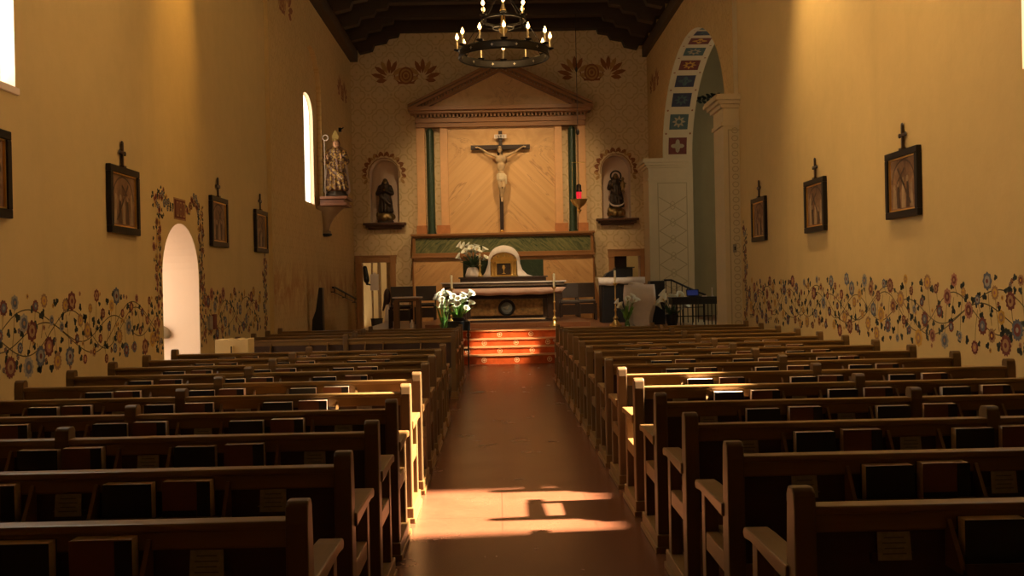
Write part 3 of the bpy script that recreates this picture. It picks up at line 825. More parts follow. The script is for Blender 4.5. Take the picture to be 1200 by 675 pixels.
for sg in (-1, 1):
    m = MB(); m.box(CX + sg * 1.4, CX + sg * 1.60, y0 - .17, y0, 3.12, 5.7); m.build('inner_pilaster', PINK, re_, bevel=.01)
    m = MB(); m.box(CX + sg * 2.0, CX + sg * 2.22, y0 - .17, y0, 3.12, 5.7); m.build('outer_pilaster', PINK, re_, bevel=.01)
    m = MB(); m.box(CX + sg * 1.38, CX + sg * 1.72, y0 - .24, y0, 2.89, 3.12); m.box(CX + sg * 1.98, CX + sg * 2.25, y0 - .24, y0, 2.89, 3.12); m.build('plinth', PINKD, re_, bevel=.008)
    m = MB(); m.lathe((CX + sg * 1.86, y0 - .14, 2.89), [(.115, 0), (.115, .03), (.10, .08), (.10, 2.66), (.09, 2.72), (.05, 2.77)], 20)
    m.build('green_column', GREENC, re_, smooth=True)
m = MB()
m.box(CX - 2.22, CX + 2.22, y0 - .22, y0, 5.68, 5.80); m.box(CX - 2.24, CX + 2.24, y0 - .25, y0, 5.80, 5.93)
m.box(CX - 2.28, CX + 2.28, y0 - .28, y0, 6.0, 6.03); m.box(CX - 2.36, CX + 2.36, y0 - .36, y0, 6.03, 6.10); m.box(CX - 2.41, CX + 2.41, y0 - .42, y0, 6.10, 6.2)
for k in range(46): 
    x = CX - 2.20 + 4.4 * k / 45; m.box(x - .028, x + .028, y0 - .30, y0 - .24, 5.93, 6.0)
m.build('entablature', TRIMW, re_, bevel=.006)
m = MB(); m.extr([(CX - 1.95, 6.2), (CX + 1.95, 6.2), (CX, 7.18)], 'y', y0 - .12, y0); m.build('tympanum', MARB, re_)
m = MB()
ax, az, bx_, bz_ = 2.41, 6.2, 0, 7.36
for sg in (-1, 1):
    def rk(t, off): return (CX + sg * (ax * (1 - t)), az + (bz_ - az) * t + off)
    for o0, o1, d in ((-.02, .06, .42), (-.10, -.02, .36), (-.24, -.17, .26)):
        m.extr([rk(.0, max(o0, 0) if o0 > -.02 else 0), (rk(1, o0)), rk(1, o1), rk(0, o1 if o1 > 0 else 0.001)] if o0 > -.05 else
               [(CX + sg * (ax + o0 * 2.0), az), rk(1, o0), rk(1, o1), (CX + sg * (ax + o1 * 2.0), az)], 'y', y0 - d, y0)
    for k in range(26):
        t = .1 + .88 * k / 26; c = rk(t, -.135); m.box(c[0] - .03, c[0] + .03, y0 - .28, y0 - .1, c[1] - .04, c[1] + .035)
m.build('raking_cornice', TRIMW, re_)

# crucifix
cz = empty('crucifix', (.15, YB - .2, 2.9), 'large dark wooden crucifix with carved figure on the marble altarpiece', 'crucifix')
yc = YB - .19
m = MB(); m.box(.10, .20, yc - .04, yc + .05, 2.92, 5.56); m.box(-.63, .92, yc - .05, yc + .03, 5.07, 5.19); m.build('cross', DARKW, cz, bevel=.008)
m = MB(); m.ell((.15, yc - .02, 2.93), (.05, .06, .05), 12); m.build('foot_knob', GOLD, cz, smooth='all')
m = MB(); m.mat(0).box(-.01, .31, yc - .07, yc - .05, 5.36, 5.46)
def letters(mb, txt, x, y, z, h, mi_):
    G = {'I': [((.5, 0), (.5, 1))], 'N': [((0, 0), (0, 1)), ((0, 1), (1, 0)), ((1, 0), (1, 1))], 'R': [((0, 0), (0, 1)), ((0, 1), (1, 1)), ((1, 1), (1, .5)), ((1, .5), (0, .5)), ((0, .5), (1, 0))]}
    for ch in txt:
        for a, b in G[ch]:
            mb.mat(mi_); fresco_line(mb, lambda p, q, o: (p, y - o, q), [(x + a[0] * h * .6, z + a[1] * h), (x + b[0] * h * .6, z + b[1] * h)], h * .2, mi_, .002)
        x += h * 1.05
letters(m, 'INRI', .015, yc - .07, 5.375, .065, 1); m.build('title_plaque', [CLOTH, IRON], cz)
m = MB(); yb_ = yc - .15       # the carved body: one continuous surface
m.ell((.15, yb_, 4.62), (.105, .07, .16), 14); m.ell((.15, yb_, 4.80), (.145, .075, .13), 14); m.ell((.15, yb_ + .01, 4.40), (.10, .07, .11), 14)
m.cap((.15, yb_, 4.86), (.135, yb_ - .03, 4.99), .045, .04); m.ell((.125, yb_ - .06, 5.05), (.062, .075, .088), 14)
m.ell((.125, yb_ - .135, 5.035), (.012, .016, .02), 8); m.ell((.125, yb_ - .10, 4.985), (.035, .03, .045), 8)
for sg in (-1, 1):
    sh = (.15 + sg * .12, yb_, 4.88); el = (.15 + sg * .34, yb_ + .03, 4.97); wr = (.15 + sg * .55, yc - .09, 5.11)
    m.cap(sh, el, .042, .033); m.cap(el, wr, .032, .021); m.cap(wr, (.15 + sg * .61, yc - .08, 5.14), .02, .018)
    for j in range(4): m.cap((.15 + sg * .61, yc - .08, 5.145 - .012 * j), (.15 + sg * (.675 - .006 * j), yc - .09 - .01 * j, 5.155 - .016 * j), .0065, .0055, 6)
    m.cap((.15 + sg * .60, yc - .09, 5.125), (.15 + sg * .635, yc - .10, 5.10), .007, .006, 6)
    hp = (.15 + sg * .06, yb_, 4.32); kn = (.15 + sg * .055 + .02, yb_ - .06, 4.06); an = (.16 + sg * .015, yb_ + .02, 3.80)
    m.cap(hp, kn, .062, .044); m.cap(kn, an, .042, .024); m.cap(an, (.165 + sg * .012, yb_ - .05, 3.70), .022, .018)
m.build('carved_figure', CORPUS, cz, remesh=.012)
m = MB(); m.lathe((.15, yb_, 4.22), [(.10, 0), (.125, .06), (.125, .14), (.115, .2), (.09, .21)], 20, 1, .75, .06, 7)
m.cap((.27, yb_ - .02, 4.36), (.28, yb_ - .02, 4.16), .03, .02); m.build('loincloth', LOIN, cz, remesh=.012)
m = MB(); m.torus((.125, yb_ - .055, 5.085), .068, .012, 16, 6); m.build('crown_of_thorns', BRONZE, cz, smooth='all')
m = MB(); m.ell((.125, yb_ - .03, 5.06), (.072, .075, .095), 12); m.ell((.085, yb_ - .03, 4.97), (.03, .04, .08), 8); m.ell((.17, yb_ - .02, 4.97), (.03, .04, .08), 8); m.build('hair', BRONZE, cz, smooth='all')

# ------------------------------------------------------------------ statues
def robed(root, c, H, mats, cloud=False, child=False, halo=False, hands='pray', mitre=False):
    x, y, z = c; s = H
    m = MB()
    m.lathe((x, y, z + .10 * s), [(.17*s, 0), (.175*s, .03*s), (.155*s, .15*s), (.14*s, .3*s), (.125*s, .42*s), (.12*s, .5*s), (.145*s, .6*s), (.14*s, .67*s), (.09*s, .72*s), (.04*s, .745*s)], 28, 1, .8, .07, 9)
    m.ell((x, y, z + .77 * s), .045 * s, 10)
    for sg in (-1, 1):
        m.cap((x + sg * .12*s, y, z + .74*s), (x + sg * .17*s, y - .05*s, z + .58*s), .055*s, .06*s)
        hx = .02 if hands == 'pray' else (.10 if sg < 0 else .12)
        m.cap((x + sg * .17*s, y - .05*s, z + .58*s), (x + sg * hx*s, y - .17*s, z + (.64 if hands == 'pray' else .62)*s), .055*s, .035*s)
    # swinging folds of the mantle
    for k in range(6):
        a = -2.6 + k * .42
        m.cap((x + .12*s*math.cos(a), y + .1*s*math.sin(a), z + .62*s), (x + .19*s*math.cos(a + .2), y + .16*s*math.sin(a + .2), z + .13*s), .025*s, .03*s, 8)
    m.cap((x - .1*s, y - .1*s, z + .5*s), (x + .13*s, y - .13*s, z + .3*s), .045*s, .05*s)
    body = m.build('robe', mats[0], root, remesh=.014)
    m = MB(); m.ell((x + .005*s, y - .02*s, z + .86*s), (.055*s, .062*s, .075*s), 16); m.ell((x + .005*s, y - .083*s, z + .855*s), (.011*s, .014*s, .018*s), 8)
    m.ell((x, y - .062*s, z + .815*s), (.028*s, .02*s, .02*s), 8); m.cap((x, y - .01*s, z + .75*s), (x, y - .015*s, z + .82*s), .034*s, .034*s)
    for sg in (-1, 1):
        m.ell((x + sg*.024*s, y - .076*s, z + .868*s), (.009*s, .006*s, .006*s), 6)
    m.build('face', mats[1], root, remesh=.009)
    m = MB(); m.ell((x + .005*s, y + .012*s, z + .87*s), (.066*s, .062*s, .085*s), 14)
    if not mitre: m.cap((x - .05*s, y + .03*s, z + .85*s), (x - .075*s, y + .03*s, z + .70*s), .035*s, .04*s); m.cap((x + .055*s, y + .03*s, z + .85*s), (x + .08*s, y + .03*s, z + .70*s), .035*s, .04*s)
    m.build('hair' if not mitre else 'hood', mats[2], root, remesh=.014)
    m = MB()
    for sg in (-1, 1):
        px_, py_, pz_ = (x + sg * .012*s, y - .19*s, z + .66*s) if hands == 'pray' else (x + sg*.11*s, y - .185*s, z + .63*s)
        m.ell((px_, py_, pz_), (.014*s, .024*s, .03*s), 8)
        for j in range(4): m.cap((px_, py_ - .01*s*(j - 1.5), pz_ + .02*s), (px_, py_ - .011*s*(j - 1.5), pz_ + .058*s - abs(j - 1.5)*.006*s), .0065*s, .005*s, 6)
        m.cap((px_, py_ - .015*s, pz_), (px_ + sg*.01*s, py_ - .035*s, pz_ + .025*s), .007*s, .0055*s, 6)
    m.build('hands', mats[1], root, smooth='all')
    return body
def pedestal(root, c, r, h, mat_, cloud=False):
    m = MB(); x, y, z = c
    if cloud:
        m.ell((x, y, z + h * .5), (r, r * .8, h * .55), 14)
        for k in range(7):
            a = 2 * pi * k / 7; m.ell((x + r * .7 * math.cos(a), y + r * .55 * math.sin(a), z + h * (.45 + .2 * math.sin(k * 2))), (r * .42, r * .38, h * .38), 10)
        m.build('cloud_base', mat_, root, remesh=.014)
    else:
        m.lathe(c, [(r, 0), (r, h * .3), (r * .85, h * .4), (r * .85, h * .8), (r, h)], 8); m.build('plinth', mat_, root)
# left niche
a = empty('niche_statue', (-2.93, YB + .12, 3.22), 'dark praying saint statue in the arched niche left of the altarpiece', 'statue')
pedestal(a, (-2.93, YB + .15, 3.27), .24, .26, BRONZEG, True); robed(a, (-2.93, YB + .15, 3.38), 1.08, (BRONZE, BRONZEG, BRONZE))
m = MB(); m.box(-3.13, -2.73, YB + .0, YB + .34, 3.22, 3.29); m.build('base', BRONZE, a, bevel=.01)
# right niche
a = empty('niche_statue', (3.19, YB + .12, 3.22), 'dark mother and child statue with ring halo in right-hand niche', 'statue')
pedestal(a, (3.19, YB + .15, 3.26), .23, .28, BRONZEG, True); robed(a, (3.19, YB + .15, 3.42), 1.06, (BRONZE, BRONZEG, BRONZE), hands='hold')
m = MB(); m.torus((3.2, YB + .16, 4.36), .135, .022, 28, 8, 'y'); m.build('halo', BRONZE, a, smooth='all')
m = MB()
m.lathe((3.36, YB - .02, 4.02), [(.06, 0), (.07, .06), (.055, .14), (.03, .19)], 14, 1, .9); m.ell((3.36, YB - .03, 4.26), (.042, .045, .052), 12)
m.cap((3.33, YB - .04, 4.15), (3.27, YB - .09, 4.19), .022, .014, 8); m.cap((3.40, YB - .04, 4.15), (3.44, YB - .09, 4.13), .022, .014, 8)
m.cap((3.34, YB - .04, 4.03), (3.32, YB - .10, 3.93), .028, .02, 8); m.cap((3.38, YB - .04, 4.03), (3.39, YB - .10, 3.92), .028, .02, 8)
m.build('child', BRONZEG, a, remesh=.01)
m = MB(); m.tube([(3.19 + .2 * math.cos(t), YB - .10, 3.72 + .14 * math.sin(t) - .04) for t in [pi + .1 + k * (pi - .2) / 12 for k in range(13)]], [.006 + .022 * math.sin(pi * k / 12) for k in range(13)], 8)
m.build('crescent', CAPE, a, smooth='all')
m = MB(); m.box(2.99, 3.39, YB + .0, YB + .34, 3.22, 3.28); m.build('base', BRONZE, a, bevel=.01)
for c, lb in ((-2.93, 'brown wooden shelf ledge under the left niche'), (3.19, 'brown wooden shelf ledge under the right niche')):
    m = MB(); m.box(c - .56, c + .56, YB - .22, YB + .04, 3.16, 3.22); m.box(c - .50, c + .50, YB - .16, YB, 3.10, 3.16); m.box(c - .44, c + .44, YB - .10, YB, 3.05, 3.10)
    tag(m.build('niche_shelf', DARKW if 0 else wood('niche_shelf_wood', (.13, .05, .02), .5, 'x'), None, org=(c, YB, 3.1), bevel=.008), lb, 'shelf', 'ledges under the niches')
# statue on corbel, left wall
X0, Y0 = -3.46, 21.75
a = empty('corbel_bracket', (XSL, Y0, 3.5), 'carved bracket on the left sanctuary wall carrying the gold-robed statue', 'bracket')
m = MB()
def half(r, z): return (r, z)
m.lathe((XSL + .02, Y0, 2.72), [(.10, 0), (.11, .05), (.07, .07), (.10, .2), (.16, .34), (.26, .48), (.34, .56), (.36, .58)], 28, 1.3, 1.0); m.build('console', simple('brown_bracket_stone', (.34, .22, .11), .7), a, smooth=True)
m = MB(); m.box(XSL, XSL + .56, Y0 - .40, Y0 + .40, 3.30, 3.36); m.box(XSL, XSL + .52, Y0 - .36, Y0 + .36, 3.36, 3.44); m.box(XSL, XSL + .58, Y0 - .42, Y0 + .42, 3.44, 3.5); m.build('shelf_top', wood('red_brown_wood', (.25, .08, .03), .45, 'y'), a, bevel=.01)
m = MB(); m.lathe((XSL + .02, Y0, 2.66), [(.06, 0), (.12, .02), (.12, .06), (.09, .07)], 20, 1.3); m.build('drop_knob', IRON, a, smooth=True)
a = empty('saint_statue', (X0, Y0, 3.5), 'painted bishop saint in gold robe and mitre on bracket by left window', 'statue')
robed(a, (X0, Y0, 3.50), 1.34, (VEST, FLESH, BRONZE), hands='hold', mitre=True)
m = MB(); m.lathe((X0, Y0, 3.5), [(.22, 0), (.23, .06), (.19, .1), (.2, .34), (.17, .52), (.14, .6)], 24, 1, .8, .08, 8); m.build('under_robe', BRONZE, a, smooth='all')
m = MB()
for sg in (-1, 1):
    m.cap((X0 + sg * .15, Y0 + .08, 4.48), (X0 + sg * .25, Y0 + .05, 3.66), .05, .05); m.cap((X0 + sg * .12, Y0 + .14, 4.45), (X0 + sg * .20, Y0 + .18, 3.64), .08, .07)
m.cap((X0, Y0 + .17, 4.5), (X0, Y0 + .2, 3.64), .1, .12); m.build('cape', CAPE, a, remesh=.016)
m = MB()
for sg in (-1, 1): m.extr([(X0 - .065, 4.755), (X0 + .065, 4.755), (X0 + .075, 4.83), (X0 + .04, 4.91 if sg < 0 else 4.89), (X0, 4.97 if sg < 0 else 4.95), (X0 - .04, 4.91 if sg < 0 else 4.89), (X0 - .075, 4.83)], 'y', Y0 + sg * .045 - .012, Y0 + sg * .045 + .012)
m.lathe((X0, Y0, 4.735), [(.082, 0), (.080, .035), (.07, .04)], 20); m.build('mitre', simple('dull_gold', (.30, .19, .05), .45, .6), a, bevel=.003)
m = MB(); m.tube([(X0 - .21, Y0 - .2, 3.5), (X0 - .215, Y0 - .2, 4.72)], .012, 8); m.torus((X0 - .19, Y0 - .2, 4.78), .06, .013, 18, 6, 'y'); m.build('staff', CAPE, a, smooth='all')
for (yy, zz) in ((24.1, 5.35), (24.0, 4.45)):
    m = MB(); m.box(XSL, XSL + .07, yy - .03, yy + .03, zz - .05, zz + .05); m.tube([(XSL + .05, yy, zz), (XSL + .12, yy, zz + .06)], .015, 6)
    tag(m.build('wall_hook', IRON, None, org=(XSL, yy, zz)), 'small dark wall hook %s on the left wall beyond the saint statue' % ('upper' if zz > 5 else 'lower'), 'hook')

# ------------------------------------------------------------------ chandelier
CHX, CHY, CHZ, CR = .165, 15.0, 5.0, .68
def candle(root, x, y, z, h=.15):
    c = MB(); c.lathe((x, y, z), [(.012, -.03), (.05, -.012), (.055, 0), (.02, .004)], 14); cup = c.build('drip_cup', IRON, root, smooth=True)
    c = MB(); c.lathe((x, y, z), [(.013, 0), (.013, h), (.008, h + .006)], 10); cn = c.build('candle_tube', WAX, root, smooth=True)
    c = MB(); c.lathe((x, y, z + h + .004), [(.008, 0), (.022, .020), (.027, .038), (.016, .066), (.002, .10)], 10); c.build('bulb', FLAME, cn, smooth='all')
ch = empty('chandelier', (CHX, CHY, CHZ), 'round black iron chandelier with lit candle bulbs hanging in the nave', 'chandelier')
m = MB(); n = 64; vs = []; fs = []
for i in range(n):
    a_ = 2 * pi * i / n
    for r_, z_ in ((CR, -.05), (CR, .05), (CR - .02, .05), (CR - .02, -.05)): vs.append((CHX + r_ * math.cos(a_), CHY + r_ * math.sin(a_), CHZ + z_))
for i in range(n):
    j = (i + 1) % n
    for k in range(4): fs.append((i * 4 + k, j * 4 + k, j * 4 + (k + 1) % 4, i * 4 + (k + 1) % 4))
m.add(vs, fs); m.torus((CHX, CHY, CHZ + .05), CR - .008, .016, 64, 6); m.torus((CHX, CHY, CHZ - .05), CR - .008, .016, 64, 6)
m.build('lower_ring', IRON, ch, smooth=True)
m = MB()
for i in range(12):
    a_ = 2 * pi * (i + .5) / 12
    for rr_ in (CR + .004, CR - .026):
        u_ = Vector((-math.sin(a_), math.cos(a_), 0)); c_ = Vector((CHX + rr_ * math.cos(a_), CHY + rr_ * math.sin(a_), CHZ)); o_ = Vector((math.cos(a_), math.sin(a_), 0)) * .006
        star = [c_ + u_ * ((.022 if k % 2 == 0 else .009) * math.cos(k * pi / 4)) + Vector((0, 0, 1)) * ((.022 if k % 2 == 0 else .009) * math.sin(k * pi / 4)) for k in range(8)]
        m.add([q - o_ for q in star] + [q + o_ for q in star], [tuple(range(8)), tuple(range(15, 7, -1))] + [(k, (k + 1) % 8, 8 + (k + 1) % 8, 8 + k) for k in range(8)])
m.build('stud', SWHITE, ch)
for i in range(12):
    a_ = -pi / 2 + 2 * pi * i / 12; x, y = CHX + (CR + .02) * math.cos(a_), CHY + (CR + .02) * math.sin(a_)
    candle(ch, x, y, CHZ + .085, .14)
m = MB(); m.torus((CHX, CHY, CHZ + .52), .33, .014, 48, 6, sq=1.6); m.torus((CHX, CHY, CHZ + .40), .16, .012, 32, 6)
for i in range(6):
    a_ = -pi / 2 + 2 * pi * i / 6; ca, sa = math.cos(a_), math.sin(a_)
    m.tube([(CHX + .03 * ca, CHY + .03 * sa, CHZ + .42), (CHX + .16 * ca, CHY + .16 * sa, CHZ + .40), (CHX + .30 * ca, CHY + .30 * sa, CHZ + .44), (CHX + .34 * ca, CHY + .34 * sa, CHZ + .54)], .010, 6)
m.build('upper_ring', IRON, ch, smooth=True)
for i in range(6):
    a_ = -pi / 2 + 2 * pi * i / 6; candle(ch, CHX + .345 * math.cos(a_), CHY + .345 * math.sin(a_), CHZ + .56, .13)
m = MB(); m.lathe((CHX, CHY, CHZ + .3), [(.01, 0), (.05, .03), (.07, .08), (.04, .14), (.03, .3), (.05, .36), (.03, .42), (.012, .5)], 16); m.build('centre_stem', BRASS, ch, smooth=True)
m = MB()
for i in range(6):
    a_ = 2 * pi * (i + .5) / 6; m.tube([(CHX + (CR - .02) * math.cos(a_), CHY + (CR - .02) * math.sin(a_), CHZ + .05), (CHX + .05 * math.cos(a_), CHY + .05 * math.sin(a_), CHZ + .95)], .006, 6)
m.build('suspension_rod', IRON, ch)
m = MB(); zq = CHZ + .93; k = 0
while zq < 8.15:
    m.torus((CHX, CHY, zq), .022, .006, 10, 6, 'x' if k % 2 else 'y', 1); zq += .034; k += 1
m.build('chain', IRON, ch)

for yy_, lb_ in ((9.4, 'added iron chandelier out of view, lighting the middle pew tops'),):  # unseen copy plus point light, added to light the pew rails from above
    c_ = copy_tree(ch); c_.location = (CHX, yy_, CHZ + .55); c_['label'] = lb_
    l_ = bpy.data.lights.new('chandelier_glow', 'POINT'); l_.energy = 360; l_.color = (1, .66, .30); l_.shadow_soft_size = .4
    o_ = bpy.data.objects.new('chandelier_glow', l_); COL.objects.link(o_); o_.location = (CHX, yy_, CHZ + 1.0)
# ------------------------------------------------------------------ hanging sanctuary lamp
LX, LY = 2.03, 24.3
a = empty('sanctuary_lamp', (LX, LY, 3.4), 'hanging brass sanctuary lamp with small red glass, right of the crucifix', 'lamp')
m = MB(); m.tube([(LX, LY, 3.9), (LX, LY, 8.18)], .008, 6); m.ell((LX, LY, 5.22), (.045, .045, .075), 10); m.ell((LX, LY, 6.75), (.03, .03, .07), 10)
m.build('cord', IRON, a, smooth=True)
m = MB(); m.tube([(LX - .16, LY, 4.48), (LX + .16, LY, 4.48)], .010, 6)
for sg in (-1, 1): m.tube([(LX + sg * .15, LY, 4.48), (LX + sg * .16, LY, 3.56)], .004, 5)
m.tube([(LX, LY - .15, 4.48), (LX, LY - .16, 3.56)], .004, 5); m.build('crossbar_and_chains', BRASS, a)
m = MB(); m.lathe((LX, LY, 3.22), [(.01, 0), (.03, .02), (.02, .05), (.06, .09), (.03, .12), (.05, .16), (.13, .22), (.17, .27), (.2, .33), (.21, .36), (.19, .36), (.12, .33)], 24); m.build('bowl', BRASS, a, smooth=True)
m = MB(); m.lathe((LX, LY, 3.57), [(.045, 0), (.06, .04), (.065, .17), (.06, .2)], 16); m.build('red_glass', RUBY, a, smooth=True)
m = MB(); m.lathe((LX, LY, 3.76), [(.07, 0), (.075, .03), (.06, .06), (.06, .16), (.02, .2)], 16); m.build('glass_hood', IRON, a, smooth=True)

# ------------------------------------------------------------------ altars
a = empty('high_altar', (.15, 24.4, .72), 'dark high altar with pale top edge against the altarpiece, behind the front altar', 'altar')
m = MB(); m.box(-1.3, 1.58, 24.2, 25.0, .72, 1.50); m.build('body', ALTARD, a, bevel=.01)
m = MB(); m.box(-1.38, 1.66, 24.12, 25.05, 1.575, 1.61); m.build('top_slab', CLOTH, a, bevel=.006)
m = MB(); m.box(-1.34, 1.62, 24.16, 25.0, 1.50, 1.575); m.build('frieze', marble('veined_frieze', (.30, .22, .14), (.12, .07, .04), (.55, .4, .25), sc=6), a)
m = MB(); m.box(-.92, 1.20, 24.55, 25.0, 1.61, 1.70); m.box(-.96, 1.24, 24.5, 25.0, 1.70, 1.735); m.build('gradine', ALTARD, a, bevel=.006)
m = MB(); m.box(-.86, 1.16, 25.02, 25.1, 1.0, 2.15); m.build('dark_backboard', GREENC, a, bevel=.01)
a = empty('front_altar', (.19, 22.0, .72), 'front altar with draped cloth and round emblem on its gilded panel', 'altar')
m = MB(); m.box(-.82, 1.22, 21.75, 22.45, .80, 1.36); m.build('body', ALTARD, a, bevel=.01)
m = MB(); m.box(-.60, .98, 21.70, 21.76, .86, 1.22); m.build('gilded_panel', ALTARF, a, bevel=.01)
m = MB()
for xx in (-.76, 1.14): m.box(xx - .06, xx + .06, 21.68, 21.78, .80, 1.34)
m.box(-.72, 1.12, 21.69, 21.77, 1.22, 1.26); m.build('column_strip', ALTARD, a, bevel=.008)
m = MB(); m.box(-.88, 1.28, 21.62, 22.5, .72, .765); m.mat(1).box(-.66, 1.04, 21.63, 21.72, .765, .80); m.build('base_moulding', [ALTARD, CREAM_TILE], a, bevel=.006)
m = MB(); m.box(-1.05, 1.43, 21.55, 22.6, 1.36, 1.43); m.build('mensa', DARKW, a, bevel=.01)
m = MB(); N_ = 30
top = [(-1.12 + 2.6 * k / N_, 1.455) for k in range(N_ + 1)]
bot = [(-1.0 + 2.36 * k / N_, 1.325 - .0 + .03 * math.cos(k * .9) * .3 - .02 * math.sin(pi * k / N_)) for k in range(N_ + 1)]
vs = [(p[0], 21.50 + .01 * math.sin(k * 1.7), p[1]) for k, p in enumerate(top)] + [(p[0], 21.51 + .015 * math.sin(k * 1.7), p[1]) for k, p in enumerate(bot)] + [(p[0], 22.6, 1.46) for p in top]
fs = [(k, k + 1, N_ + 2 + k, N_ + 1 + k) for k in range(N_)] + [(2 * N_ + 2 + k, 2 * N_ + 3 + k, k + 1, k) for k in range(N_)]
m.add(vs, fs); o = m.build('altar_cloth', PINKCLOTH, None, org=(.19, 22, 1.45), smooth='all'); sd = o.modifiers.new('t', 'SOLIDIFY'); sd.thickness = .008
tag(o, 'pinkish cloth draped over the front edge of the front altar', 'cloth')
m = MB(); m.torus((.19, 21.69, 1.03), .15, .035, 32, 8, 'y'); m.build('emblem_wreath', IRON, a, smooth='all')
m = MB(); m.lathe((0, 0, 0), [(.13, 0), (.13, .02), (.1, .03)], 28); m.v = [Vector((p.x + .19, 21.70 - p.z, p.y + 1.03)) for p in m.v]
m.mat(1); m.ell((.17, 21.67, 1.02), (.055, .012, .035), 10); m.ell((.225, 21.67, 1.055), (.022, .012, .022), 8); m.box(.18, .19, 21.655, 21.665, .97, 1.11)
m.build('emblem_disc', [simple('emblem_grey', (.14, .15, .13), .5, .2), SILVERM], a)
# tabernacle
a = empty('tabernacle', (.16, 24.75, 1.735), 'golden tabernacle with arched top at the centre of the high altar', 'tabernacle')
m = MB(); m.box(-.16, .48, 24.6, 24.95, 1.735, 2.16)
m.extr([(-.16 + .64 * k / 12, 2.16 + .17 * math.sin(pi * k / 12)) for k in range(13)], 'y', 24.6, 24.95); m.build('case', GOLD, a, bevel=.008)
m = MB()
for xx in (-.12, -.04, .36, .44): m.lathe((xx, 24.575, 1.76), [(.03, 0), (.018, .03), (.016, .28), (.03, .32), (.03, .34)], 12)
m.box(-.18, .50, 24.55, 24.62, 2.11, 2.16); m.box(-.18, .50, 24.55, 24.62, 1.735, 1.76); m.build('gilt_columns', GOLD, a, smooth=True)
m = MB(); m.box(-.01, .33, 24.575, 24.6, 1.78, 2.06); m.mat(1).ell((.16, 24.57, 1.98), (.035, .02, .035), 10); m.lathe((.16, 24.565, 1.80), [(.05, 0), (.015, .03), (.015, .1), (.045, .16)], 10); m.box(-.02, .34, 24.56, 24.6, 2.06, 2.08); m.build('door', [BRONZE, GOLD], a)
m = MB()
for k in range(5): m.ell((-.1 + .13 * k, 24.585, 2.2 + .05 * math.sin(pi * k / 4)), (.03, .015, .03), 8)
m.build('rosette', BRASS, a, smooth='all')
m = MB(); out = []; inn = []
for k in range(25):
    t = pi * k / 24; out.append((.17 - .40 * math.cos(t), 2.05 + .46 * math.sin(t) ** .8 if 0 < k < 24 else 2.05)); inn.append((.16 - .335 * math.cos(t), 2.12 + .22 * math.sin(t)))
out = [(-.38, 1.735), (-.30, 1.85)] + out + [(.62, 1.9), (.74, 1.78), (.88, 1.735)]; inn = [(-.17, 1.735), (-.18, 1.85)] + inn + [(.50, 1.9), (.5, 1.78), (.52, 1.735)]
vs = [(p[0], 24.54 + .012 * math.sin(k * 2.1), p[1]) for k, p in enumerate(inn)] + [(p[0], 24.72 + .02 * math.sin(k * 1.3), p[1]) for k, p in enumerate(out)] + [(p[0], 24.97, p[1] - .0) for p in out]
L_ = len(inn); fs = [(k, k + 1, L_ + k + 1, L_ + k) for k in range(L_ - 1)] + [(L_ + k, L_ + k + 1, 2 * L_ + k + 1, 2 * L_ + k) for k in range(L_ - 1)]
m.add(vs, fs); o = m.build('tabernacle_veil', CLOTH, None, org=(.16, 24.7, 1.74), smooth='all'); sd = o.modifiers.new('t', 'SOLIDIFY'); sd.thickness = .01
tag(o, 'white linen veil draped over the golden tabernacle', 'veil')

def candlestick(x, y, z, H, hc, name, label, group=None, r=.11):
    a = empty(name, (x, y, z), label, 'candlestick', group)
    m = MB(); k = H
    m.lathe((x, y, z), [(r, 0), (r, .02), (r * .8, .04), (r * .45, .10), (r * .3, .13), (r * .45, .17), (.02, .22), (.014, .30), (.03, .34), (.014, .38), (.012, k * .6), (.026, k * .62), (.012, k * .65), (.012, k - .06), (.03, k - .04), (.055, k - .01), (.055, k), (.015, k)], 20)
    m.build('stand', BRASS, a, smooth=True)
    for j in range(3):
        t = 2 * pi * j / 3 + .5; f = MB(); f.ell((x + r * .95 * math.cos(t), y + r * .95 * math.sin(t), z + .022), (.03, .03, .022), 8); f.build('foot', BRASS, a, smooth='all')
    m = MB(); m.lathe((x, y, z + H), [(.024, 0), (.024, hc), (.012, hc + .008)], 14); c = m.build('candle', WAX, a, smooth=True)
    m = MB(); m.tube([(x, y, z + H + hc), (x + .004, y, z + H + hc + .03)], .004, 5); m.build('wick', WICK, c)
candlestick(-.98, 21.25, PZ + .1, .76, .27, 'floor_candlestick', 'tall brass candlestick behind the bright lilies, left of front altar')
candlestick(1.19, 21.0, PZ, .85, .27, 'floor_candlestick', 'tall brass candlestick at the right end of the front altar')
candlestick(2.45, 20.75, PZ, .90, .26, 'floor_candlestick', 'tall brass candlestick standing before the black lectern', r=.13)
for x, hh, lb in ((-.43, .40, 'slim brass candlestick with white taper beside the vase on the high altar'),):
    a = candlestick(x, 24.72, 1.735, .30, .28, 'altar_candlestick', lb, r=.07)

